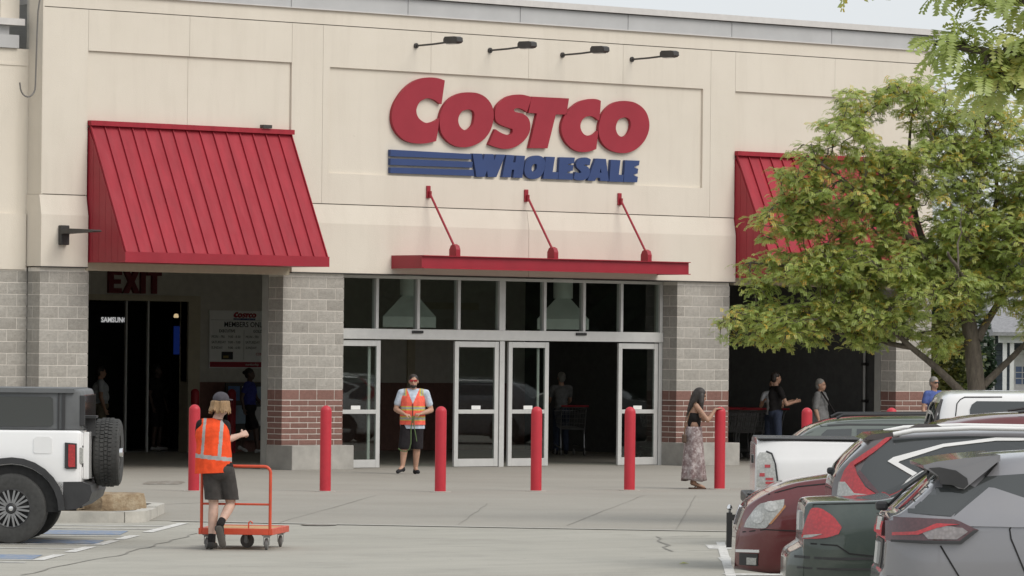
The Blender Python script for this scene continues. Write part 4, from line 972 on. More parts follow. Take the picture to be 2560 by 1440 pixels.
mb = MB(); mb.prism([(.70, 1.575), (.78, 1.612), (.94, 1.608), (1.0, 1.58)], lambda p, d: (p[0], d, p[1]), .86, .92); mb.build('antenna', 'p_grey', c.T)
mb = MB(); mb.bbox(-.02, .04, .02, .08, 1.0, 1.05, .01); c.wheels((.85, 3.5))

# ---- maroon people carrier, nose towards the aisle
c = Car('people_carrier', 'maroon people carrier facing the drive aisle with clear headlight', (-23.654, -36.339, 0), YAW,
        [(-.02, .25), (-.03, .42), (-.025, .50), (.0, .56), (.03, .66), (.07, .78), (.13, .845), (.27, .93), (.50, 1.025), (.86, 1.085), (1.15, 1.13), (1.5, 1.36), (1.86, 1.575), (2.05, 1.625), (2.24, 1.655), (2.7, 1.685), (3.8, 1.68), (4.5, 1.60), (4.75, 1.2), (4.85, .9), (4.88, .5)],
        1.90, [(0, .60), (.3, .86), (.9, .98), (2, 1.0), (4.6, 1.0)], [(-.02, .20), (.3, .17), (4.5, .2), (4.88, .3)], 'p_maroon',
        [(-.03, .56), (.0, .70), (.08, .83), (.2, .92), (.45, .975), (.8, 1), (4.4, 1), (4.7, .93), (4.88, .8)], .22)
HL = c.patch('headlight', [(.07, .60), (.10, .675), (.19, .80), (.27, .835), (.425, .865), (.41, .79), (.285, .635), (.24, .598)], 'clear_lens', 'side', .014, .03, seg=3, grid=.05)
c.patch('reflector', [(.19 + .055 * math.cos(t * math.pi / 6), .70 + .06 * math.sin(t * math.pi / 6)) for t in range(12)], 'bowl_lens', 'side', .019, .03, grid=.03, parent=HL); c.patch('reflector', [(.31 + .06 * math.cos(t * math.pi / 6), .80 + .045 * math.sin(t * math.pi / 6)) for t in range(12)], 'bowl_lens', 'side', .019, .03, grid=.03, parent=HL)
c.patch('turn_signal', [(.285, .635), (.41, .79), (.43, .82), (.44, .80), (.31, .64)], 'amber_lens', 'side', .018, .03, parent=HL)
GR = c.patch('grille', [(.55, .60), (1.35, .60), (1.42, .75), (.48, .75)], 'trim', 'rear', .008, .03)
c.patch('grille_surround', [(.40, .585), (.50, .585), (.44, .765), (.34, .76)], 'chrome', 'rear', .016, .02)
c.patch('grille_surround', [(1.40, .585), (1.50, .585), (1.56, .76), (1.46, .765)], 'chrome', 'rear', .016, .02)
c.line('bumper_gap', [(.05, .555), (.25, .588), (.62, .575)], .010); c.line('bumper_strip', [(.0, .378), (.10, .384), (.20, .386)], .025, 'bright', off=.014)
FG = c.patch('fog_recess', [(.03, .25), (.03, .36), (.19, .36), (.19, .25)], 'trim', 'side', .010, .02)
c.patch('fog_light', [(.10, .262), (.10, .325), (.18, .325), (.18, .262)], 'clear_lens', 'side', .02, .03, parent=FG)
c.line('hood_gap', [(.28, .91), (.55, .985), (.95, 1.03)], .010)
c.patch('windscreen', [(1.2, .2), (1.2, 1.7), (1.86, 1.58), (1.86, .32)], 'c_glass', 'top', .006, grid=.08)
c.patch('side_window', [(1.75, 1.05), (2.15, 1.52), (4.3, 1.54), (4.5, 1.08)], 'c_glass', 'side', .005); c.wheels((.85, 3.85))
mb = MB(); mb.tube([(2.6, .35, 1.69), (2.75, .35, 1.715), (3.7, .35, 1.71), (3.8, .35, 1.685)], .014, 6); mb.tube([(2.6, 1.55, 1.69), (2.75, 1.55, 1.715), (3.7, 1.55, 1.71), (3.8, 1.55, 1.685)], .014, 6); mb.build('roof_rack', 'trim', c.T)

# ---- white pickup with tow ball
c = Car('pickup_truck', 'white pickup truck with clear tail light and tow ball hitch', (-20.388, -33.208, 0), YAW,
        [(.0, .60), (.0, .78), (-.012, .95), (-.02, 1.12), (-.01, 1.20), (-.05, 1.29), (-.055, 1.33), (.0, 1.345), (.45, 1.345), (1.1, 1.335), (1.80, 1.33), (1.805, 1.36), (1.815, 1.50), (1.848, 1.67), (1.905, 1.80), (1.965, 1.838), (2.15, 1.848), (3.4, 1.85), (3.75, 1.78), (4.4, 1.30), (4.6, 1.22), (5.5, 1.12), (5.62, .95), (5.64, .55)],
        1.98, [(0, 1.16), (1.8, 1.20), (4.4, 1.18), (5.6, 1.0)], [(0, .55), (.4, .45), (5.2, .4), (5.64, .5)], 'p_truck',
        None, .16, boxy=1.0, end_w=.95)
TL = c.patch('tail_light', [(-.01, .86), (-.01, 1.20), (.10, 1.20), (.15, 1.183), (.186, 1.09), (.217, .857)], 'clear_lens', 'side', .016, .03, grid=.05)
for z0, z1, u0, u1 in ((1.05, 1.08, .09, .145), (.96, .995, .04, .09), (.925, .948, .10, .175), (.885, .91, .10, .185)):
    c.patch('red_segment', [(u0, z0), (u1, z0), (u1, z1), (u0, z1)], 'red_lens', 'side', .021, .02, parent=TL)
c.line('tail_light_edge', [(.105, 1.212), (.16, 1.19), (.196, 1.09), (.228, .852)], .014, 'trim', off=.018, parent=TL)
c.patch('tailgate', [(.14, .80), (1.84, .80), (1.84, 1.28), (.14, 1.28)], 'p_truck', 'rear', .012, .02)
c.patch('tailgate_handle', [(.8, 1.08), (1.18, 1.08), (1.18, 1.16), (.8, 1.16)], 'trim', 'rear', .025, .02)
mb = MB(); mb.bbox(-.10, .13, .02, c.W - .02, .66, .77, .02); mb.bbox(-.085, .0, .05, .5, .772, .79, .005); mb.build('rear_bumper', 'trim', c.T)
mb = MB(); mb.bbox(.02, 1.78, .10, c.W - .10, 1.335, 1.349, .004); mb.build('bed_cover', 'trim', c.T)
c.patch('side_window', [(2.17, 1.30), (2.17, 1.66), (2.19, 1.71), (2.24, 1.745), (3.7, 1.75), (4.2, 1.30)], 'c_glass', 'side', .006, .012, grid=.08)
c.line('door_gap', [(2.012, .8), (2.012, 1.50), (2.04, 1.72), (2.075, 1.762), (2.12, 1.785), (2.5, 1.79)], .010)
c.patch('cab_rear_window', [(.30, 1.40), (1.68, 1.40), (1.58, 1.72), (.40, 1.72)], 'c_glass', 'rear', .012, .02)
c.patch('cab_rear_edge', [(.10, 1.38), (.28, 1.38), (.36, 1.76), (.24, 1.76)], 'trim', 'rear', .010, .02)
HT = link(bpy.data.objects.new('tow_hitch', None), c.T); HT.location = (0, 1.0, 0)
mb = MB(); mb.box(-.22, .2, -.04, .04, .48, .54); mb.box(-.27, -.21, -.035, .035, .20, .56); mb.build('ball_mount', 'dark_metal', HT)
mb = MB(); mb.lathe([(.0, .645), (.016, .64), (.03, .615), (.03, .60), (.016, .585), (.014, .56)], 14, 'Z', (-.24, 0, 0)); mb.build('ball', 'chrome', HT, 40)
mb = MB(); mb.lathe([(.0, .46), (.02, .455), (.028, .43), (.02, .405), (.012, .40)], 12, 'Z', (-.25, 0, 0)); mb.build('lower_ball', 'chrome', HT, 40)
c.wheels((1.05, 4.7), .40, .26)

# ---- slate saloon behind the pickup bed
c = Car('estate_car', 'slate green car with roof rails behind the pickup bed', (-15.805, -29.258, 0), YAW,
        [(-.38, .40), (-.37, .6), (-.34, .95), (-.28, 1.05), (-.22, 1.12), (-.11, 1.226), (.046, 1.345), (.20, 1.42), (.41, 1.47), (.9, 1.50), (1.7, 1.50), (2.4, 1.42), (3.1, 1.05), (3.9, .9), (4.0, .6), (4.0, .4)],
        1.80, [(-.36, .9), (0, 1.13), (3, 1.05), (4, .8)], [(-.38, .28), (-.1, .2), (3.6, .2), (4, .28)], 'p_dark',
        [(-.38, .70), (-.33, .82), (-.2, .93), (0, .99), (.3, 1), (3.4, 1), (3.8, .9), (4, .74)], .20)
c.patch('side_window', [(.14, 1.17), (.21, 1.295), (.27, 1.345), (.55, 1.358), (.535, 1.14)], 'c_glass2', 'side', .006, .012, grid=.06)
c.patch('side_window', [(.60, 1.14), (.61, 1.355), (1.5, 1.37), (1.5, 1.13)], 'c_glass', 'side', .006, .012, grid=.08)
c.patch('side_window', [(1.56, 1.13), (1.56, 1.37), (2.2, 1.33), (2.7, 1.12)], 'c_glass', 'side', .006, .012, grid=.08)
c.patch('rear_window', [(.25, 1.12), (1.55, 1.12), (1.42, 1.36), (.38, 1.36)], 'c_glass2', 'rear', .008, .015)
c.line('roof_gutter', [(.02, 1.375), (.5, 1.405), (1.5, 1.41), (2.2, 1.36)], .018, 'trim')
mb = MB()
for y in (.24, c.W - .24): mb.tube([(.38, y, 1.475), (.46, y, 1.515), (1.7, y, 1.535), (1.8, y, 1.50)], .016, 8)
mb.build('roof_rails', 'trim', c.T, 50); c.wheels((0.35, 2.9))

# ---- white off-roader at the left, tail towards the aisle
OT = thing('off_road_car', 'boxy white off-road car with grey hardtop and tail-mounted spare wheel', 'car', (-23.332, -24.197, 0), R_(-41.3))
WB = 1.90
def loft_box(name, secs, m, bev=.035, parent=OT):
    """closed solid through rectangular sections (x, y0, y1, z0, z1)"""
    mb = MB(); vs = []
    for x, y0, y1, z0, z1 in secs: vs += [(x, y0, z0), (x, y1, z0), (x, y1, z1), (x, y0, z1)]
    fs = [(0, 1, 2, 3)]
    for i in range(len(secs) - 1):
        for k in range(4): k2 = (k + 1) % 4; fs.append((i * 4 + k, i * 4 + k2, i * 4 + 4 + k2, i * 4 + 4 + k))
    n = 4 * (len(secs) - 1); fs.append((n, n + 3, n + 2, n + 1)); mb.add(vs, fs)
    me = mb.mesh(name); bm = bmesh.new(); bm.from_mesh(me)
    es = [e for e in bm.edges if e.calc_face_angle(0) > R_(25)]
    bmesh.ops.bevel(bm, geom=es, offset=bev, segments=3, profile=.5, affect='EDGES'); bm.to_mesh(me); bm.free(); shade(me, 40)
    return ob(name, me, m, parent)
loft_box('body', [(-3.45, .12, WB - .12, .55, 1.12), (-3.3, .04, WB - .04, .5, 1.16), (-2.2, .0, WB, .5, 1.22), (-1.9, .0, WB, .5, 1.265), (.70, .0, WB, .52, 1.268), (.86, .02, WB - .02, .60, 1.268), (.895, .05, WB - .05, .68, 1.255)], 'p_white', .03)
loft_box('hardtop', [(-1.75, .10, WB - .10, 1.27, 1.30), (-1.25, .12, WB - .12, 1.27, 1.70), (-1.1, .10, WB - .10, 1.27, 1.735), (.72, .08, WB - .08, 1.27, 1.735), (.86, .09, WB - .09, 1.27, 1.72), (.89, .10, WB - .10, 1.27, 1.60)], 'hardtop', .03)
mb = MB(); mb.box(-1.15, .80, .05, WB - .05, 1.685, 1.735); mb.build('drip_rail', 'hardtop', OT)
def otp(name, poly, m, y0, y1, seg=0, parent=OT):
    mb = MB(); mb.prism(smooth_poly(poly, seg) if seg else poly, lambda p, d: (p[0], d, p[1]), y0, y1); return mb.build(name, m, parent)
otp('side_window', [(-.55, 1.305), (.545, 1.31), (.57, 1.335), (.562, 1.62), (.53, 1.64), (-.55, 1.64)], 'c_glass', .066, .09)
otp('side_window', [(-1.25, 1.305), (-.62, 1.305), (-.62, 1.64), (-1.15, 1.64)], 'c_glass', .09, .11)
mb = MB(); mb.box(.62, .635, .07, .09, 1.28, 1.70); mb.box(.665, .70, .066, .088, 1.28, 1.72); mb.build('hardtop_seam', 'trim', OT)
mb = MB(); mb.bbox(.875, .905, .18, WB - .18, 1.30, 1.66, .01); mb.build('rear_window', 'c_glass', OT)
mb = MB(); mb.bbox(.86, .92, .085, .125, 1.32, 1.66, .01); mb.build('rear_hinge_cover', 'trim', OT)
T2 = otp('tail_light', [(.71, .85), (.71, 1.135), (.84, 1.125), (.845, .845), (.735, .84)], 'trim', -.014, .03)
otp('red_lens', [(.75, .88), (.75, 1.115), (.825, 1.11), (.828, .865), (.76, .86)], 'red_lens', -.022, -.012, parent=T2)
mb = MB(); mb.bbox(.86, .91, .03, .12, .90, 1.08, .008); mb.build('tail_light_rear', 'clear_lens', OT); mb = MB(); mb.bbox(.86, .905, .10, .16, .86, 1.10, .008); mb.build('tail_light_trim', 'trim', OT)
fuel = otp('fuel_flap', [(.36, 1.03), (.38, 1.01), (.55, 1.01), (.57, 1.03), (.57, 1.17), (.53, 1.20), (.39, 1.20), (.36, 1.17)], 'p_white', -.006, .02)
# arch flare, dark well and wheels
WC, WZ, WR = .12, .395, .395
for far in (0, 1):
    y0, y1 = (-.055, .10) if not far else (WB - .10, WB + .055)
    for uc in (WC, WC - 2.6):
        arc = [(uc + .60 * math.cos(t), .38 + .585 * math.sin(t)) for t in [math.pi * k / 14 for k in range(15)]]
        inn = [(uc + .53 * math.cos(t), .38 + .515 * math.sin(t)) for t in [math.pi * k / 14 for k in range(14, -1, -1)]]
        otp('arch_flare', arc + inn, 'trim', y0, y1)
        otp('wheel_well', [(uc + .535 * math.cos(t), .36 + .525 * math.sin(t)) for t in [math.pi * k / 14 for k in range(15)]], 'seam', -.006 if not far else WB - .05, .05 if not far else WB + .006)
        wheel(OT, (uc, -.045 if not far else WB - .25, WZ), WR, .29, far, 10, .56, True)
mb = MB(); mb.prism([(.55, .47), (.56, .695), (.90, .70), (1.0, .66), (1.015, .58), (.985, .49), (.86, .40), (.74, .385), (.60, .45)], lambda p, d: (p[0], d, p[1]), .0, WB); me = mb.mesh('rear_bumper')
ob('rear_bumper', me, 'trim', OT)
mb = MB(); mb.bbox(.80, .90, .10, .22, .40, .46, .01); mb.tube([(.60, .30, .40), (.82, .30, .40)], .035, 10); mb.build('exhaust', 'dark_metal', OT)
mb = MB(); mb.box(-3.2, .6, .25, WB - .25, .42, .56); mb.box(-.05, .25, .25, WB - .25, .30, .42); mb.build('chassis', 'trim', OT)
mb = MB(); mb.bbox(.895, .955, .25, 1.65, .72, 1.25, .01); mb.build('tailgate', 'p_white', OT)
SPW = link(bpy.data.objects.new('spare_wheel', None), OT); SPW.location = (.965, .95, 1.01)
mb = MB(); r = .378; w = .30; mb.lathe([(.20, .02), (r * .86, .0), (r * .955, .015), (r, .055), (r, w - .055), (r * .955, w - .015), (r * .86, w), (.20, w - .02), (.20, .02)], 48, 'X', cap=False); TY = mb.build('tyre', 'tyre', SPW, 35)
mb = MB()                                    # tread blocks
for k in range(48):
    a = 2 * math.pi * k / 48
    for j, (x0, x1) in enumerate(((.03, .075), (.085, .125), (.135, .165), (.175, .215), (.225, .27))):
        mtx = Matrix.Rotation(a + (.03 if j % 2 else 0), 4, 'X'); mb.box(x0, x1, -.019, .019, r - .01, r + .012 - (.012 if j in (0, 4) else 0), mtx)
tag(mb.build('tread_blocks', 'tyre', TY))
mb = MB(); mb.lathe([(.20, w - .03), (.19, w - .05), (.17, w - .12), (0, w - .12)], 28, 'X', cap=False)
rim = mb.build('rim', 'trim', SPW, 35)
mb = MB()
for k in range(10): mb.box(w - .09, w - .03, -.012, .012, .05, .19, Matrix.Rotation(2 * math.pi * k / 10, 4, 'X'))
mb.lathe([(.0, w + .02), (.05, w + .015), (.06, w - .08)], 18, 'X'); mb.build('spokes', 'chrome', rim)
mb = MB(); mb.box(.90, 1.0, .55, .62, 1.20, 1.40); mb.box(.90, 1.02, .42, .66, 1.40, 1.43); mb.build('brake_light_arm', 'trim', OT)

# ================================================================== PEOPLE
def skin(name, c):
    m, nt, b = new_mat(name); v = tex_coord(nt)
    nt.links.new(ramp(nt, noise_n(nt, v, 18, 4), [(.3, [x * .86 for x in c]), (.7, [min(1, x * 1.08) for x in c])]), b.inputs['Base Color'])
    b.inputs['Roughness'].default_value = .55; b.inputs['Subsurface Weight'].default_value = .08; b.inputs['Subsurface Radius'].default_value = (.02, .008, .004)
    return m
def cloth(name, c, var=.18, vs=16, b=.35): return mat(name, c, .9, spec=.2, var=var, vscale=vs, bmp=b, bscale=22)
M['skin_pale'] = skin('pale_skin', (.55, .36, .28)); M['skin_tan'] = skin('tan_skin', (.40, .235, .16)); M['skin_warm'] = skin('warm_skin', (.47, .275, .19)); M['skin_dark'] = skin('dark_skin', (.10, .06, .045))
for k, c_ in dict(orange=(.80, .085, .025), coral=(.93, .15, .10), tee_black=(.02, .018, .018), polo=(.50, .56, .64), shorts_grey=(.060, .055, .052), shorts_black=(.022, .019, .021), cap=(.075, .07, .08), shoe=(.05, .048, .045),
                  shoe_dk=(.03, .03, .033), tape=(.36, .36, .35), lime=(.55, .50, .10), shirt_white=(.48, .50, .52), robe=(.20, .20, .20), khaki=(.20, .17, .12), royal=(.045, .05, .22), blue_scrub=(.09, .13, .34), jeans=(.04, .05, .08), white_shoe=(.6, .6, .6)).items():
    M[k] = cloth(k + '_cloth', c_)
M['hair_blond'] = mat('blond_hair', (.29, .18, .09), .6, var=.35, vscale=30, bmp=.6, bscale=50, stretch=(3, 3, .5)); M['hair_dark'] = mat('dark_hair', (.022, .016, .013), .5, var=.5, vscale=30, bmp=.5, bscale=50, stretch=(3, 3, .5)); M['hair_grey'] = mat('grey_hair', (.25, .24, .22), .6, var=.3)
M['red_shades'] = mat('red_mirror_lens', (.35, .02, .025), .15); M['sole'] = mat('shoe_sole', (.08, .07, .06), .8); M['eye'] = mat('eye_dark', (.02, .015, .012), .3); M['lip'] = mat('lips', (.35, .14, .12), .5)
def skirt_cloth():
    m, nt, b = new_mat('patterned_skirt_cloth'); v = tex_coord(nt)
    vo = nd(nt, 'ShaderNodeTexVoronoi'); vo.inputs['Scale'].default_value = 17; nt.links.new(v, vo.inputs['Vector'])
    f = noise_n(nt, v, 11, 5, .7)
    c1 = ramp(nt, f, [(.38, (.17, .115, .115)), (.52, (.30, .245, .24)), (.66, (.50, .455, .45))])
    nt.links.new(mix_c(nt, ramp(nt, vo.outputs['Distance'], [(.12, .75), (.3, 0.0)]), c1, (.55, .50, .50)), b.inputs['Base Color']); b.inputs['Roughness'].default_value = .9
    return m
M['skirt'] = skirt_cloth()

class Blob:
    """soft solid: overlapping tapered capsules and ellipsoids fused by a voxel remesh into one skin"""
    def __init__(s): s.mb = MB()
    def cap(s, p0, r0, p1, r1, n=12, sq=1.0):
        p0, p1 = Vector(p0), Vector(p1); d = p1 - p0; L = d.length
        if L < 1e-5: return s.ell(p0, (r0, r0, r0))
        zx = d.normalized(); xx = Vector((1, 0, 0)) if abs(zx.x) < .7 else Vector((0, 1, 0)); xx = (xx - zx * xx.dot(zx)).normalized(); yy = zx.cross(xx)
        q = Matrix((xx, yy, zx)).transposed(); vs = []; prof = []
        for k in range(1, 5): t = -math.pi / 2 + math.pi / 2 * k / 4; prof.append((r0 * math.cos(t), r0 * math.sin(t)))
        for k in range(4): t = math.pi / 2 * k / 4; prof.append((r1 * math.cos(t), L + r1 * math.sin(t)))
        for r, h in prof:
            for k in range(n): a = 2 * math.pi * k / n; vs.append(p0 + q @ Vector((r * math.cos(a), r * math.sin(a) * sq, h)))
        fs = []; m_ = len(prof)
        for i in range(m_ - 1):
            for k in range(n): k2 = (k + 1) % n; fs.append((i * n + k, i * n + k2, (i + 1) * n + k2, (i + 1) * n + k))
        b0 = len(vs); vs += [p0 + q @ Vector((0, 0, -r0)), p0 + q @ Vector((0, 0, L + r1))]
        for k in range(n): k2 = (k + 1) % n; fs.append((b0, k2, k)); fs.append((b0 + 1, (m_ - 1) * n + k, (m_ - 1) * n + k2))
        s.mb.add(vs, fs); return s
    def chain(s, pts, rs, sq=1.0):
        for a, b, ra, rb in zip(pts, pts[1:], rs, rs[1:]): s.cap(a, ra, b, rb, sq=sq)
        return s
    def ell(s, c, r, rot=None, n=16):
        mt = Euler(rot).to_matrix() if rot else Matrix.Identity(3); vs = []; fs = []; m_ = 10
        for i in range(1, m_):
            t = math.pi * i / m_
            for k in range(n): a = 2 * math.pi * k / n; vs.append(Vector(c) + mt @ Vector((r[0] * math.sin(t) * math.cos(a), r[1] * math.sin(t) * math.sin(a), r[2] * math.cos(t))))
        for i in range(m_ - 2):
            for k in range(n): k2 = (k + 1) % n; fs.append((i * n + k, (i + 1) * n + k, (i + 1) * n + k2, i * n + k2))
        b0 = len(vs); vs += [Vector(c) + mt @ Vector((0, 0, r[2])), Vector(c) - mt @ Vector((0, 0, r[2]))]
        for k in range(n): k2 = (k + 1) % n; fs.append((b0, k, k2)); fs.append((b0 + 1, (m_ - 2) * n + k2, (m_ - 2) * n + k))
        s.mb.add(vs, fs); return s
    def solid(s, mbx): s.mb.add(mbx.v, mbx.f); return s
    def build(s, name, m, parent, voxel=.012, it=3, wr=0.0, assign=None, cut=()):
        me = s.mb.mesh('tmp'); o = bpy.data.objects.new('tmp', me); COL.objects.link(o)
        md = o.modifiers.new('r', 'REMESH'); md.mode = 'VOXEL'; md.voxel_size = voxel; md.use_smooth_shade = True
        dg = bpy.context.evaluated_depsgraph_get(); r = bpy.data.meshes.new_from_object(o.evaluated_get(dg))
        bpy.data.objects.remove(o); bpy.data.meshes.remove(me); r.name = name; r.materials.clear()
        bm = bmesh.new(); bm.from_mesh(r)
        for _ in range(it): bmesh.ops.smooth_vert(bm, verts=bm.verts[:], factor=.5, use_axis_x=True, use_axis_y=True, use_axis_z=True)
        if wr:
            bm.normal_update()
            for v in bm.verts:
                p = v.co; v.co = p + v.normal * wr * (noise.noise(Vector((p.x * 9, p.y * 9, p.z * 5))) + .5 * noise.noise(Vector((p.x * 21, p.y * 21, p.z * 13))))
        for co, no in cut:                       # straight hems
            res = bmesh.ops.bisect_plane(bm, geom=bm.verts[:] + bm.edges[:] + bm.faces[:], plane_co=Vector(co), plane_no=Vector(no), clear_outer=True)
            es = [e for e in res['geom_cut'] if isinstance(e, bmesh.types.BMEdge)]
            if es: bmesh.ops.contextual_create(bm, geom=es) if False else bmesh.ops.holes_fill(bm, edges=es, sides=0)
        bm.to_mesh(r); bm.free()
        r.polygons.foreach_set('use_smooth', [True] * len(r.polygons))
        if assign:
            for p in r.polygons: p.material_index = assign(p.center)
        return ob(name, r, m, parent)
def hand(b, w, d, n, curl=.5, side=1, k=1.0):
    """palm, four unequal fingers bent at the knuckles, thumb from the side of the palm"""
    w, d, n = Vector(w), Vector(d).normalized(), Vector(n).normalized(); n = (n - d * n.dot(d)).normalized(); lat = d.cross(n) * side
    pe = w + d * .085 * k
    for o in (-.026, 0, .026): b.cap(w + lat * o * .7 * k, .016 * k, pe + lat * o * k, .015 * k)
    for i, (o, L) in enumerate(((-.033, .062), (-.011, .078), (.011, .083), (.033, .074))):
        p = pe + lat * o * k; a1 = curl * .9; a2 = curl * 2.0
        q = p + (d * math.cos(a1) + n * math.sin(a1)) * L * .5 * k; e = q + (d * math.cos(a2) + n * math.sin(a2)) * L * .5 * k
        b.cap(p, .0095 * k, q, .009 * k); b.cap(q, .009 * k, e, .0075 * k)
    t0 = w + d * .03 * k + lat * .032 * k; t1 = t0 + (d * .5 + lat * .55 + n * .35).normalized() * .045 * k; t2 = t1 + (d * .8 + lat * .1 + n * .5).normalized() * .035 * k
    b.cap(t0, .013 * k, t1, .011 * k); b.cap(t1, .011 * k, t2, .0085 * k)
def head(b, c, yaw=0.0, pitch=0.0, k=1.0):
    """skull, jaw, nose and ears; faces local -y at yaw 0"""
    c = Vector(c); mt = Matrix.Rotation(yaw, 3, 'Z') @ Matrix.Rotation(pitch, 3, 'X'); e = mt.to_euler()
    P = lambda x, y, z: c + mt @ (Vector((x, y, z)) * k)
    b.ell(P(0, .012, .025), (.076 * k, .097 * k, .092 * k), e); b.ell(P(0, -.02, -.045), (.060 * k, .072 * k, .072 * k), e); b.cap(P(0, -.065, -.09), .024 * k, P(0, -.05, -.06), .04 * k)
    b.cap(P(0, -.088, .0), .010 * k, P(0, -.104, -.032), .014 * k); b.cap(P(-.03, -.078, .022), .014 * k, P(.03, -.078, .022), .014 * k)
    b.cap(P(-.018, -.088, -.062), .008 * k, P(.018, -.088, -.062), .008 * k)
    for s_ in (-1, 1): b.ell(P(s_ * .078, .01, -.005), (.012 * k, .022 * k, .034 * k), e)
    return P
def shoe(b, ankle, toe, r=.042):
    a, t = Vector(ankle), Vector(toe); d = (t - a); d.z = 0; d = d.normalized() if d.length > .01 else Vector((0, -1, 0))
    b.cap(a + Vector((0, 0, -.02)), r * .95, a - d * .02 + Vector((0, 0, -.05)), r); b.cap(a + Vector((0, 0, -.035)), r, t + Vector((0, 0, .005)), r * .82)
def face(T, P, m_skin, eyes=True, shades=None, yaw=0.0):
    e = (0, 0, yaw)
    if shades:
        mb = MB()
        for s_ in (-1, 1):
            c_ = P(s_ * .034, -.092, .012); mt = Matrix.Translation(c_) @ Matrix.Rotation(yaw + s_ * .18, 4, 'Z'); mb.bbox(-.027, .027, -.006, .006, -.018, .018, .005, mt)
        c_ = P(0, -.097, .016); mb.bbox(-.014, .014, -.005, .005, -.004, .004, .002, Matrix.Translation(c_) @ Matrix.Rotation(yaw, 4, 'Z'))
        for s_ in (-1, 1): mb.tube([P(s_ * .06, -.085, .014), P(s_ * .082, .0, .012)], .003, 6)
        mb.build('sunglasses', shades, T)
    else:
        b = Blob()
        for s_ in (-1, 1): b.ell(P(s_ * .031, -.083, .005), (.013, .008, .007), e)
        mb = MB(); mb.v = b.mb.v; mb.f = b.mb.f; mb.mi = b.mb.mi; mb.build('eyes', 'eye', T, 60)
    b = Blob(); b.ell(P(0, -.098, -.062), (.022, .006, .006), e); mb = MB(); mb.v = b.mb.v; mb.f = b.mb.f; mb.mi = b.mb.mi; mb.build('mouth', 'lip', T, 60)

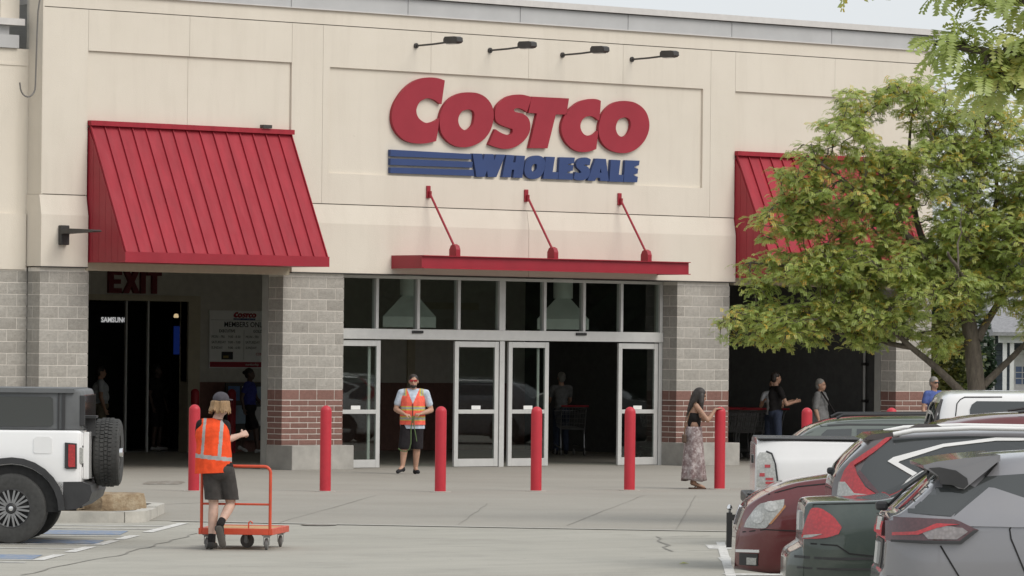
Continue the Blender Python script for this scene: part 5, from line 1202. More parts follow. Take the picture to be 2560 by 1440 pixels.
def person(label, loc, rz, J, mats, vox=.012, k=1.0, face_yaw=0.0, pitch=0.0, bulk=1.0, sleeve=.55, bottoms='shorts', hem=None, hair='short', shades=None, shirt_hem=None, curl=(.5, .5), palm=None, group=None, belly=0.0, dirs=None, short_z=None, shirt_z=None):
    """J: joints in metres (x right, y away, z up) of one standing or walking figure"""
    T = thing('person', label, 'person', loc, rz, group)
    V = {a: Vector(p) for a, p in J.items()}
    b = Blob()
    P = head(b, V['head'], face_yaw, pitch, k)
    b.cap(V['neck'], .056 * k, V['head'] + Vector((0, .01, -.05)), .05 * k)
    sl, sr, hl, hr = V['sl'], V['sr'], V['hl'], V['hr']; ch = V['chest']; pv = V['pelvis']
    tb = bulk
    def torso(B_, g):
        B_.cap(sl.lerp(sr, .08), .062 * tb * g, sl.lerp(sr, .92), .062 * tb * g); B_.ell(ch, (.165 * tb * g, .115 * tb * g, .17 * g)); B_.ell(ch.lerp(pv, .5) + Vector((0, -belly * .4, 0)), (.148 * tb * g, (.105 + belly) * tb * g, .16 * g))
        B_.ell(pv, (.158 * tb * g, .115 * tb * g, .13 * g)); B_.cap(V['neck'] - Vector((0, 0, .03)), .06 * g, ch + Vector((0, 0, .05)), .1 * tb * g)
        B_.cap(hl, .085 * tb * g, hr, .085 * tb * g)
    torso(b, .93)
    for s_, sh, el, wr_, hd in (('l', sl, V['el'], V['wl'], 0), ('r', sr, V['er'], V['wr'], 1)):
        b.chain([sh, sh.lerp(el, .5), el, el.lerp(wr_, .35), wr_], [.052 * tb, .048 * tb, .038 * tb, .040 * tb, .026])
        d = (wr_ - el).normalized() if not dirs else Vector(dirs[hd]); pn = (palm or ((0, -1, 0), (0, -1, 0)))[hd]
        hand(b, wr_, d, pn, curl[hd], 1 if hd else -1, .95 * k)
    for hp, kn, an, to in ((hl, V['kl'], V['al'], V['tl']), (hr, V['kr'], V['ar'], V['tr'])):
        b.chain([hp, hp.lerp(kn, .5), kn, kn.lerp(an, .3), an], [.085 * tb, .073 * tb, .054 * tb, .056 * tb, .037])
        b.cap(an, .036, Vector(to), .03)
    b.build('body', mats['skin'], T, vox, 2)
    face(T, P, mats['skin'], True, shades, face_yaw)
    # shirt
    s2 = Blob(); torso(s2, 1.06)
    if shirt_hem: s2.chain([pv, Vector((pv.x, pv.y, shirt_hem - .08))], [.186 * tb, .19 * tb], sq=.74)
    for sh, el in ((sl, V['el']), (sr, V['er'])): s2.cap(sh, .060 * tb, sh.lerp(el, sleeve), .060 * tb)
    s2.build('shirt', mats['shirt'], T, vox, 3, .005, None, [((0, 0, shirt_z), (0, 0, -1))] if shirt_z else ())
    # trousers or shorts
    s3 = Blob(); s3.ell(pv + Vector((0, 0, -.02)), (.172 * tb, .13 * tb, .13)); s3.cap(hl, .095 * tb, hr, .095 * tb)
    for hp, kn, an in ((hl, V['kl'], V['al']), (hr, V['kr'], V['ar'])):
        if bottoms == 'shorts': e = hp.lerp(kn, hem or .85); s3.chain([hp, hp.lerp(e, .5), e], [.098 * tb, .098 * tb, .094 * tb])
        else: s3.chain([hp, kn, an + Vector((0, 0, .03))], [.098 * tb, .075 * tb, .062 * tb])
    s3.build('shorts' if bottoms == 'shorts' else 'trousers', mats['legs'], T, vox, 3, .006, None, [((0, 0, short_z), (0, 0, -1))] if short_z else ())
    for an, to in ((V['al'], V['tl']), (V['ar'], V['tr'])):
        q = Blob(); shoe(q, an, to); q.build('shoe', mats['shoe'], T, vox * .8, 1)
    if hair in ('short', 'long', 'bun'):
        h = Blob(); mt = Matrix.Rotation(face_yaw, 3, 'Z') @ Matrix.Rotation(pitch, 3, 'X'); e = mt.to_euler()
        h.ell(P(0, .024, .045), (.084 * k, .098 * k, .088 * k), e); h.ell(P(0, .055, -.01), (.078 * k, .062 * k, .085 * k), e)
        if hair == 'long': h.chain([P(0, .07, -.02), P(0, .10, -.14), P(0, .10, -.30)], [.08, .085, .05]); 
        if hair == 'bun': h.ell(P(0, .12, .03), (.045, .045, .045))
        h.build('hair', mats['hair'], T, vox * .9, 2, .006)
    return T, V, P
def stand(h=1.75, **kw):
    f = h / 1.75
    J = dict(head=(0, 0, 1.63), neck=(0, .01, 1.47), chest=(0, .01, 1.28), pelvis=(0, .01, .97), sl=(-.185, .01, 1.42), sr=(.185, .01, 1.42), el=(-.25, .03, 1.13), er=(.25, .03, 1.13), wl=(-.26, -.06, .88), wr=(.26, -.06, .88),
             hl=(-.09, .01, .92), hr=(.09, .01, .92), kl=(-.10, -.01, .50), kr=(.10, -.01, .50), al=(-.11, .03, .09), ar=(.11, .03, .09), tl=(-.13, -.14, .035), tr=(.13, -.14, .035))
    J = {a: tuple(x * f for x in p) for a, p in J.items()}; J.update(kw); return J
def turn(J, a):
    mt = Matrix.Rotation(a, 3, 'Z'); return {k: tuple(mt @ Vector(p)) for k, p in J.items()}

# ---- guard in a coral vest, hands at the belly
J = dict(head=(.03, -.02, 1.625), neck=(.03, 0, 1.48), chest=(.025, 0, 1.28), pelvis=(.02, 0, .95), sl=(-.18, 0, 1.42), sr=(.245, 0, 1.42), el=(-.275, .0, 1.13), er=(.345, 0, 1.12), wl=(-.11, -.24, 1.045), wr=(.165, -.24, 1.06),
         hl=(-.075, 0, .90), hr=(.10, 0, .90), kl=(-.115, -.10, .50), kr=(.10, -.02, .49), al=(-.145, -.14, .13), ar=(.08, .03, .09), tl=(-.225, -.27, .04), tr=(.13, -.13, .035))
GT, V, P = person('guard in a coral safety vest and dark shorts standing in the entrance', (.47, -3.05, .006), -TH, J, dict(skin='skin_warm', shirt='polo', legs='shorts_black', shoe='shoe_dk', hair='hair_dark'), .0085, 1.0, 0, 0, 1.16, .62, 'shorts', 1.06, 'short', 'red_shades', .80, (.9, .9), ((0, .3, -.9), (0, .3, -.9)), None, .03, ((.92, -.1, -.15), (-.92, -.1, -.1)), .44, .795)
# vest over the polo with lime and silver tape
v_ = Blob(); ch, pv = V['chest'], V['pelvis']
v_.ell(ch + Vector((0, 0, .01)), (.228, .152, .20)); v_.cap(V['sl'].lerp(V['sr'], .16), .082, V['sl'].lerp(V['sr'], .84), .082); v_.chain([ch + Vector((0, -.01, -.02)), pv + Vector((0, -.015, .1)), pv + Vector((0, -.015, -.1))], [.218, .224, .228], sq=.76)
def vest_mat(p):
    x, z = p.x - .025, p.z
    if p.y < -.02 and abs(x) < max(0, (z - 1.23)) * .42: return 3       # open neck shows the polo
    for z0 in (1.155, .975):
        if abs(z - z0) < .017: return 2
        if abs(z - z0) < .036: return 1
    if p.y < .05 and z > 1.37:
        if abs(abs(x) - .15) < .014: return 2
        if abs(abs(x) - .15) < .034: return 1
    return 0
v_.build('vest', ['coral', 'lime', 'tape', 'polo'], GT, .008, 2, .004, vest_mat, [((0, 0, .865), (0, 0, -1))])
mb = MB(); mb.box(.018, .032, -.192, -.178, .90, 1.235); mb.build('vest_zip', 'black', GT)
bd = Blob(); bd.ell(P(0, -.05, -.085), (.056, .052, .038)); bd.build('beard', 'hair_dark', GT, .009, 1)
RP = thing('rope', 'green strap dangling from the guard\'s hands to his knees', 'rope', GT.location, -TH)
M['rope'] = mat('green_rope', (.10, .16, .06), .8); mb = MB()
mb.tube([(.03, -.30, 1.02), (.0, -.29, .8), (.0, -.27, .55), (-.02, -.26, .45), (-.08, -.25, .395), (-.17, -.24, .41), (-.22, -.22, .45)], .009, 8); mb.tube([(.05, -.30, 1.02), (.05, -.29, .85), (.085, -.27, .68), (.10, -.25, .58)], .009, 8); mb.build('strap', 'rope', RP, 60)

# ---- worker in an orange vest walking behind the flatbed cart
J = dict(head=(.045, .06, 1.585), neck=(.0, .05, 1.43), chest=(-.035, .03, 1.22), pelvis=(.02, .0, .89), sl=(-.175, .03, 1.365), sr=(.085, .06, 1.36), el=(-.20, .22, 1.15), er=(.10, .03, 1.20), wl=(-.12, .42, 1.05), wr=(.255, .17, 1.255),
         hl=(-.06, 0, .86), hr=(.10, .01, .86), kl=(-.03, .06, .50), kr=(.155, .13, .50), al=(-.045, .0, .10), ar=(.055, -.16, .29), tl=(-.02, .16, .04), tr=(.075, -.16, .09))
WT, V, P = person('worker in an orange safety vest and dark cap walking with a flatbed cart', tuple(lot(0, 0, .0)), -TH, J, dict(skin='skin_pale', shirt='tee_black', legs='shorts_grey', shoe='shoe'), .0085, 1.0, math.pi - .45, 0, 1.0, .62, 'shorts', 1.02, 'none', None, None, (1.2, 1.3), ((0, 0, -1), (0, 1, -.3)), short_z=.548)
v_ = Blob(); ch, pv = V['chest'], V['pelvis']
v_.ell(ch + Vector((-.01, 0, .02)), (.195, .14, .20)); v_.cap(V['sl'].lerp(V['sr'], .13), .07, V['sl'].lerp(V['sr'], .74), .078); v_.chain([ch, ch.lerp(pv, .55) + Vector((-.03, 0, 0)), Vector((pv.x - .055, pv.y, .78))], [.185, .20, .205], sq=.76)
def wv(p):
    x = p.x + .035 - (p.z - 1.1) * .06
    if abs(p.z - 1.005 + (p.x * .10)) < .022: return 1
    if p.z > 1.0 and (abs(x - .075) < .020 or abs(x + .115) < .016): return 1
    return 0
v_.build('vest', ['orange', 'tape'], WT, .008, 2, .007, wv, [((0, 0, .842), (.05, 0, -1))])
h = Blob(); h.ell(P(0, .02, .065), (.092, .105, .078)); h.cap(P(-.055, -.09, .055), .008, P(.055, -.09, .055), .008); h.ell(P(0, -.125, .052), (.07, .06, .012)); h.build('cap', 'cap', WT, .008, 2)
h = Blob(); h.ell(P(0, .03, .01), (.088, .095, .06)); rh = random.Random(2)
for k in range(46):                             # loose locks from under the cap to the collar
    a = R_(-35 + 250 * k / 45); r_ = .082 + rh.uniform(-.006, .01); x0, y0 = r_ * math.cos(a), .025 + r_ * math.sin(a) * 1.05; L_ = rh.uniform(.085, .135); fl = 1.16 + rh.uniform(0, .22)
    h.chain([P(x0, y0, .03), P(x0 * 1.1, y0 * 1.05, .03 - L_ * .5), P(x0 * fl + rh.uniform(-.012, .012), y0 * fl, .03 - L_)], [.017, .016, .006])
h.build('hair', 'hair_blond', WT, .0065, 1, .004)
q = Blob(); q.cap((.045, -.205, .235), .044, (.085, -.195, .075), .044, sq=.35); q.build('shoe_sole', 'sole', WT, .008, 1)
for an in ('al', 'ar'):
    q = Blob(); q.cap(V[an] + Vector((0, 0, -.005)), .045, V[an] + (V['k' + an[1]] - V[an]).normalized() * .07, .043); q.build('sock', 'tee_black', WT, .009, 1)

# ---- woman in a long skirt, hand on the bollard
J = dict(head=(.06, 0, 1.50), neck=(.0, 0, 1.375), chest=(-.035, 0, 1.18), pelvis=(-.04, 0, .90), sl=(-.01, .15, 1.335), sr=(-.01, -.15, 1.335), el=(.12, .2, 1.10), er=(.175, -.17, 1.10), wl=(.30, .12, 1.24), wr=(.30, -.09, 1.285),
         hl=(-.03, .08, .86), hr=(-.03, -.08, .86), kl=(.0, .08, .46), kr=(.0, -.08, .46), al=(-.06, .07, .09), ar=(-.03, -.07, .09), tl=(.09, .07, .03), tr=(.13, -.07, .03))
bx, by = BPOS[5]; wpos = Vector((bx, by, .006)) - LOT_R * .38
T = thing('person', 'woman in a black top and long patterned skirt resting her hand on a bollard', 'person', wpos, -TH); FT = T
V = {a: Vector(p) for a, p in J.items()}
b = Blob(); P = head(b, V['head'], math.pi / 2, .22, .94); b.cap(V['neck'], .048, V['head'] + Vector((-.02, 0, -.05)), .044)
b.cap(V['sl'], .045, V['sr'], .045); b.ell(V['chest'], (.095, .145, .16)); b.ell(V['chest'].lerp(V['pelvis'], .55), (.085, .125, .13)); b.ell(V['pelvis'], (.115, .16, .12)); b.cap(V['neck'] - Vector((0, 0, .03)), .055, V['chest'], .09)
b.ell(V['chest'] + Vector((.075, -.06, 0)), (.05, .05, .05)); b.ell(V['chest'] + Vector((.075, .06, 0)), (.05, .05, .05))
for sh, el, wr_, pn in ((V['sl'], V['el'], V['wl'], 0), (V['sr'], V['er'], V['wr'], 1)):
    b.chain([sh, sh.lerp(el, .5), el, el.lerp(wr_, .35), wr_], [.045, .040, .034, .034, .023]); hand(b, wr_, (.9, .45 if pn else -.2, .12), (0, 0, -1), .35, 1 if pn else -1, .9)
for s_ in 'lr':
    b.chain([V['h' + s_], V['k' + s_], V['a' + s_]], [.085, .052, .032]); b.cap(V['a' + s_], .032, V['t' + s_], .022)
b.build('body', 'skin_tan', T, .0085, 2); face(T, P, 'skin_tan', True, None, math.pi / 2)
s2 = Blob(); s2.ell(V['chest'] + Vector((0, 0, -.02)), (.108, .155, .13)); s2.chain([V['chest'] + Vector((0, 0, -.06)), Vector((-.04, 0, 1.04))], [.112, .108]); s2.build('top', 'tee_black', T, .009, 2, .004, )
mb = MB(); prof = []; n = 40; rows = 14; vs = []
for i in range(rows + 1):
    t = i / rows; z = 1.0 - t * .86; rx = .130 + .058 * t ** .8; ry = .172 + .045 * t ** .8; cx = -.045 - .0 * t
    for k in range(n):
        a = 2 * math.pi * k / n; f = 1 + (.05 + .10 * t) * t * math.sin(a * 7 + 1.3 * t) + .04 * t * math.sin(a * 3 + 2)
        vs.append((cx + rx * f * math.cos(a), ry * f * math.sin(a), z + (.02 * math.sin(a * 2) if i == rows else 0)))
fs = []
for i in range(rows):
    for k in range(n): k2 = (k + 1) % n; fs.append((i * n + k, i * n + k2, (i + 1) * n + k2, (i + 1) * n + k))
mb.add(vs, fs); me = mb.mesh('skirt', 80); sk = ob('skirt', me, 'skirt', T); md = sk.modifiers.new('thick', 'SOLIDIFY'); md.thickness = .006
h = Blob(); h.ell(P(0, .025, .03), (.082, .10, .10), (0, 0, math.pi / 2)); h.chain([P(0, .06, .0), Vector((-.035, 0, 1.40)), Vector((-.09, -.02, 1.27)), Vector((-.10, -.02, 1.14))], [.085, .085, .065, .035]); h.chain([P(-.04, -.01, .0), Vector((.07, -.08, 1.38)), Vector((.075, -.10, 1.26))], [.055, .045, .025]); rh = random.Random(4)
for k in range(26):
    y0 = rh.uniform(-.08, .08); h.chain([P(0, .06, .02) + Vector((0, y0 * .8, 0)), Vector((-.06 + rh.uniform(-.03, .03), y0, 1.38)), Vector((-.115 + rh.uniform(-.03, .04), y0 * 1.1, 1.26)), Vector((-.125 + rh.uniform(-.03, .05), y0 * 1.15, rh.uniform(1.08, 1.18)))], [.018, .016, .012, .004])
h.build('hair', 'hair_dark', T, .0075, 1, .003)
for s_ in 'lr':
    mb = MB(); mt = Matrix.Translation((V['a' + s_].x + .045, V['a' + s_].y, .006)); mb.bbox(-.10, .15, -.042, .042, -.004, .016, .006, mt); mb.tube([mt @ Vector((.0, -.04, .02)), mt @ Vector((.04, 0, .055)), mt @ Vector((.0, .04, .02))], .007, 6); mb.build('sandal', mat('sandal_leather', (.10, .05, .03), .7), T)
BG = thing('shoulder_bag', 'small brown bag on a thin strap behind the woman in the skirt', 'bag', wpos, -TH)
mb = MB(); mb.tube([(-.01, -.17, 1.39), (-.12, -.19, 1.22), (-.19, -.2, .95), (-.205, -.2, .86)], .008, 6); mb.tube([(-.01, -.17, 1.39), (-.06, -.05, 1.36), (-.16, -.0, 1.2), (-.2, -.15, .9)], .008, 6); mb.build('strap', mat('tan_strap', (.16, .09, .05), .7), BG)
mb = MB(); mb.bbox(-.235, -.165, -.25, -.10, .74, .88, .02); mb.build('pouch', mat('brown_leather', (.09, .055, .035), .6), BG)

# ---- people further back
def simple(label, xy, face_dir, J, mats, h=1.75, **kw):
    return person(label, (xy[0], xy[1], .008), 0, turn(J, face_dir), mats, .014, 1.0, face_dir, 0, **kw)
walk = stand(1.75, kl=(-.10, -.16, .52), al=(-.10, -.20, .10), tl=(-.11, -.36, .06), kr=(.10, .03, .50), ar=(.10, .22, .16), tr=(.11, .10, .045), el=(-.26, .10, 1.15), wl=(-.25, .05, .92), er=(.26, -.06, 1.14), wr=(.24, -.22, .98))
simple('man in a white shirt and khaki shorts inside the exit', (5.05, 12.0 - .35 + .6), R_(60), stand(1.76), dict(skin='skin_warm', shirt='shirt_white', legs='khaki', shoe='shoe_dk', hair='hair_dark'), bulk=1.12, belly=.05)
simple('dim figure in dark clothes and white shoes beyond the exit doorway', (7.15, 13.1), R_(20), stand(1.80), dict(skin='skin_dark', shirt='tee_black', legs='shorts_black', shoe='white_shoe', hair='hair_dark'))
simple('woman in a royal blue top and dark shorts walking inside the exit', (7.55, 10.5), R_(35), walk, dict(skin='skin_dark', shirt='royal', legs='shorts_black', shoe='white_shoe', hair='hair_dark'), hair='bun')
simple('man in a black t-shirt standing in the right-hand bay', (14.1, 1.76), R_(70), stand(1.80, el=(-.24, -.12, 1.15), wl=(-.16, -.34, 1.20), er=(.24, -.14, 1.15), wr=(.16, -.36, 1.2)), dict(skin='skin_warm', shirt='tee_black', legs='jeans', shoe='shoe_dk', hair='hair_dark'), bottoms='trousers')
simple('person with a white paper partly behind the man in black', (14.5, 2.25), R_(-60), stand(1.66, el=(-.22, -.12, 1.1), wl=(-.12, -.3, 1.2), er=(.22, -.12, 1.1), wr=(.12, -.3, 1.2)), dict(skin='skin_warm', shirt='shirt_white', legs='jeans', shoe='shoe_dk', hair='hair_dark'), bottoms='trousers', hair='long')
T3, V3, P3 = simple('grey-haired person in a loose grey top with a shoulder bag in the right-hand bay', (14.77, 1.16), R_(25), stand(1.66), dict(skin='skin_warm', shirt='robe', legs='robe', shoe='shoe_dk', hair='hair_grey'), bulk=1.15, bottoms='trousers', sleeve=.9, shirt_hem=.7)
b2 = thing('shoulder_bag', 'dark bag slung across the person in the loose grey top', 'bag', (14.77, 1.16, .008), 0); mb = MB()
mb.tube([(-.12, -.13, 1.42), (.02, -.20, 1.2), (.2, -.2, .98)], .02, 6); mb.bbox(.16, .42, -.28, -.14, .72, 1.0, .03); mb.build('bag', 'tee_black', b2)
simple('person in a blue tunic standing at the building corner', (15.05, -1.72), R_(-10), stand(1.74), dict(skin='skin_warm', shirt='blue_scrub', legs='blue_scrub', shoe='shoe_dk', hair='hair_grey'), bottoms='trousers', shades='black')
simple('dim figure pushing a cart inside the right-hand doors', (13.9, 8.0), R_(150), stand(1.72, el=(-.22, -.15, 1.12), wl=(-.2, -.4, 1.05), er=(.22, -.15, 1.12), wr=(.2, -.4, 1.05)), dict(skin='skin_warm', shirt='robe', legs='jeans', shoe='shoe_dk', hair='hair_grey'), bottoms='trousers')

# ================================================================== FLATBED CART
M['cart_orange'] = mat('orange_enamel', (.60, .075, .03), .42, var=.15, vscale=9); M['ply'] = mat('worn_plywood', (.50, .30, .14), .75, var=.3, vscale=5, stretch=(1, 6, 1))
CT = thing('flatbed_cart', 'orange flatbed cart with tubular handle and plywood deck', 'cart', lot(.21, .10, 0), -TH - R_(7))
w2 = .38
def loop(hx, z0, zt, r):
    pts = [(-hx, 0, z0), (-hx, 0, zt - r)] + [(-hx + r - r * math.cos(t * math.pi / 10), 0, zt - r + r * math.sin(t * math.pi / 10)) for t in range(1, 6)]
    return pts + [(-p[0], p[1], p[2]) for p in reversed(pts)]
mb = MB(); mb.tube(loop(w2, .20, .915, .07), .017, 10); mb.build('push_handle', 'cart_orange', CT, 60)
mb = MB(); mb.tube([(-w2, 0, .50), (w2, 0, .50)], .012, 8); mb.build('cross_bar', 'cart_orange', CT, 60)
mb = MB()
for x0, x1, y0, y1 in ((-.41, -.37, -.02, 1.08), (.37, .41, -.02, 1.08), (-.369, .369, -.02, .02), (-.369, .369, 1.04, 1.08)): mb.bbox(x0, x1, y0, y1, .165, .235, .005)
mb.build('deck_frame', 'cart_orange', CT)
for k in range(5):
    y0 = .03 + k * .2; mb = MB(); mb.bbox(-.368, .368, y0, y0 + .19, .195, .228 + random.uniform(0, .004), .004); mb.build('deck_board', 'ply', CT)
mb = MB(); mb.tube([(.14, .02, .235), (.14, .02, .30), (.16, .02, .315), (.18, .02, .30), (.18, .02, .285)], .008, 6); mb.build('hook', 'cart_orange', CT)
M['caster'] = mat('grey_caster', (.16, .155, .15), .6); M['zinc'] = mat('zinc', (.35, .35, .34), .4, metal=.6)
for x, y, r, a in ((-.33, .08, .065, .3), (.33, .08, .065, .1), (.33, .98, .065, .2), (-.33, .98, .065, -.2), (.02, .62, .08, 1.3)):
    T = link(bpy.data.objects.new('caster', None), CT); T.location = (x, y, r); T.rotation_euler = (0, 0, a)
    mb = MB(); mb.lathe([(.02, -.022), (r * .7, -.02), (r, -.012), (r, .012), (r * .7, .02), (.02, .022)], 22, 'X'); mb.build('tyre', 'caster', T, 30)
    mb = MB(); mb.lathe([(0, -.026), (.03, -.024), (.03, .024), (0, .026)], 14, 'X'); mb.build('hub', 'zinc', T, 30)
    mb = MB(); mb.box(-.034, -.028, -.02, .02, -.01, r * .9 + .07 - r + .03); mb.box(.028, .034, -.02, .02, -.01, r * .9 + .07 - r + .03); mb.box(-.05, .05, -.05, .05, .164 - r - .012, .164 - r); mb.box(-.034, .034, -.02, .02, .164 - r - .03, .164 - r - .012); mb.build('fork', 'zinc', T)

# ================================================================== SHOPPING CARTS nested inside the right-hand bay
M['wire'] = mat('cart_wire', (.22, .22, .22), .4, metal=.7); M['cart_red'] = mat('red_cart_handle', (.30, .02, .03), .4)
def shop_cart(label, loc, rz, group):
    T = thing('shopping_cart', label, 'shopping cart', loc, rz, group)
    mb = MB(); tp = [(-.28, -.45, 1.0), (.28, -.45, 1.0), (.22, .5, .92), (-.22, .5, .92)]; bt = [(-.24, -.35, .55), (.24, -.35, .55), (.18, .42, .6), (-.18, .42, .6)]
    for q in (tp, bt): mb.tube(q + [q[0]], .008, 5)
    for i in range(4):
        a, b_, c_, d_ = (Vector(v) for v in (tp[i], tp[(i + 1) % 4], bt[i], bt[(i + 1) % 4]))
        for k in range(9): t = k / 9; mb.tube([a.lerp(b_, t), c_.lerp(d_, t)], .004, 4)
        for k in range(1, 4): t = k / 4; mb.tube([a.lerp(c_, t), b_.lerp(d_, t)], .004, 4)
    for k in range(8): t = k / 8; mb.tube([Vector(bt[0]).lerp(Vector(bt[3]), t), Vector(bt[1]).lerp(Vector(bt[2]), t)], .004, 4)
    mb.build('basket', 'wire', T)
    mb = MB()
    for s_ in (-1, 1): mb.tube([(s_ * .27, -.52, 1.02), (s_ * .26, -.45, .95), (s_ * .25, -.32, .45), (s_ * .25, -.36, .16), (s_ * .2, .5, .2)], .013, 6)
    mb.build('chassis', 'wire', T)
    mb = MB(); mb.tube([(-.29, -.55, 1.03), (.29, -.55, 1.03)], .02, 8); mb.build('handle', 'cart_red', T)
    for x, y in ((-.25, -.36), (.25, -.36), (-.2, .48), (.2, .48)):
        mb = MB(); mb.lathe([(.01, -.015), (.062, -.013), (.062, .013), (.01, .015)], 16, 'X', (x, y, .064)); mb.build('wheel', 'caster', T, 30)
    return T
c0 = shop_cart('shopping cart pushed by the dim figure inside the right-hand doors', (13.55, 7.35, .008), R_(150 + 180), None)
def copy_tree(o, loc, rz, label, group):
    r = o.copy(); COL.objects.link(r); r.location = loc; r.rotation_euler = (0, 0, rz); r['label'] = label; r['group'] = group
    for ch_ in o.children: q = ch_.copy(); COL.objects.link(q); q.parent = r
    return r
for i in range(12):
    r_, k_ = divmod(i, 6)
    copy_tree(c0, (14.6 + r_ * .75, 3.5 + k_ * .42, .008), R_(0), 'dark wire shopping cart nested in the cart rows in the right-hand bay', 'nested carts in the right-hand bay')
T = thing('waste_bin', 'black bin with small white label beside the right pier', 'bin', (15.82, 1.76, .008)); mb = MB(); mb.bbox(-.35, .35, -.3, .3, 0, .85, .03); mb.build('bin_body', 'black', T); mb = MB(); mb.bbox(-.37, .37, -.32, .32, .852, .93, .02); mb.build('lid', 'trim', T); mb = MB(); mb.box(-.14, -.07, -.308, -.301, .66, .73); mb.build('label_plate', 'white', T)
T = thing('conduit', 'pale vertical pipe with clamps inside the right-hand bay', 'pipe', (16.30, 1.45, 0)); mb = MB(); mb.tube([(0, 0, .9), (0, 0, 4.1)], .028, 10); mb.build('pipe', mat('grey_pipe', (.5, .5, .48), .5), T, 60)
for z in (1.2, 1.95, 2.7): mb = MB(); mb.bbox(-.05, .08, -.05, .05, z, z + .06, .005); mb.build('clamp', 'dark_metal', T)

# ================================================================== TREES
def leaf_mat(name, green, mid, gold):
    m, nt, b = new_mat(name); nt.nodes.remove(b); o = nt.nodes['Material Output']
    at = nd(nt, 'ShaderNodeAttribute'); at.attribute_name = 'tint'
    c = ramp(nt, at.outputs['Fac'], [(0.0, [x * .72 for x in green]), (.45, green), (.74, mid), (.92, mid), (1.0, gold)])
    d = nd(nt, 'ShaderNodeBsdfDiffuse'); t = nd(nt, 'ShaderNodeBsdfTranslucent'); g = nd(nt, 'ShaderNodeBsdfGlossy'); g.inputs['Roughness'].default_value = .45
    nt.links.new(c, d.inputs['Color']); nt.links.new(c, t.inputs['Color'])
    m1 = nd(nt, 'ShaderNodeMixShader'); m1.inputs[0].default_value = .5; nt.links.new(d.outputs[0], m1.inputs[1]); nt.links.new(t.outputs[0], m1.inputs[2])
    m2 = nd(nt, 'ShaderNodeMixShader'); m2.inputs[0].default_value = .05; nt.links.new(m1.outputs[0], m2.inputs[1]); nt.links.new(g.outputs[0], m2.inputs[2]); nt.links.new(m2.outputs[0], o.inputs['Surface'])
    return m
M['leaf_locust'] = leaf_mat('locust_leaves', (.46, .565, .16), (.62, .64, .20), (.82, .50, .07))
M['leaf_near'] = leaf_mat('near_locust_leaves', (.46, .55, .17), (.60, .62, .22), (.7, .54, .1))
M['leaf_dark'] = leaf_mat('dark_leaves', (.022, .045, .022), (.04, .065, .03), (.06, .08, .03)); M['leaf_mid'] = leaf_mat('mid_leaves', (.09, .12, .03), (.14, .15, .035), (.2, .17, .04))
def bark(name, a, b_):
    m, nt, b = new_mat(name); v = tex_coord(nt, (1, 1, .3))
    nt.links.new(ramp(nt, noise_n(nt, v, 22, 7, .7), [(.3, a), (.7, b_)]), b.inputs['Base Color']); b.inputs['Roughness'].default_value = .95; bump(nt, b, noise_n(nt, v, 34, 6, .7), .8, .02); return m
M['bark'] = bark('locust_bark', (.075, .062, .05), (.17, .142, .112))
class Foliage:
    def __init__(s): s.v = []; s.f = []; s.t = []
    def quad(s, p, d, n, L, w, tint):
        """one leaflet: a pointed lozenge from p along d"""
        sd = d.cross(n)
        if sd.length < 1e-5: return
        sd.normalize(); i = len(s.v)
        s.v += [tuple(p), tuple(p + d * L * .45 + sd * w), tuple(p + d * L), tuple(p + d * L * .45 - sd * w)]; s.f.append((i, i + 1, i + 2, i + 3)); s.t += [tint] * 4
    def frond(s, p, az, L, pairs, lw, rnd, tint, rise=.35, droop=1.5):
        """pinnate leaf: arching stalk with paired leaflets"""
        q = Vector(p); a = rise; h = Vector((math.cos(az), math.sin(az), 0)); tw = rnd.uniform(-.6, .6); step = L / pairs
        for k in range(pairs):
            d = (h * math.cos(a) + Vector((0, 0, math.sin(a)))).normalized(); up = (Vector((0, 0, math.cos(a))) - h * math.sin(a)); side = d.cross(up).normalized()
            up = (up * math.cos(tw) + side * math.sin(tw)).normalized(); side = d.cross(up).normalized()
            ll = lw * 2.6 * (1 - .45 * abs(k / pairs - .45))
            for sg in (-1, 1):
                dd = (side * sg + d * .38 + up * rnd.uniform(-.25, .15)).normalized(); s.quad(q, dd, up, ll, lw * .5, min(1, max(0, tint + rnd.uniform(-.08, .08))))
            q = q + d * step; a -= droop / pairs
    def build(s, name, m, parent):
        me = bpy.data.meshes.new(name); me.from_pydata(s.v, [], s.f); at = me.attributes.new('tint', 'FLOAT', 'POINT'); at.data.foreach_set('value', s.t); me.update()
        return ob(name, me, m, parent)
def wander(a, b, n, amp, rnd):
    a, b = Vector(a), Vector(b); L = (b - a).length; out = []
    for i in range(n + 1):
        t = i / n; e = math.sin(math.pi * t); out.append(a.lerp(b, t) + Vector((rnd.uniform(-1, 1), rnd.uniform(-1, 1), rnd.uniform(-.6, 1))) * amp * L * e)
    return out
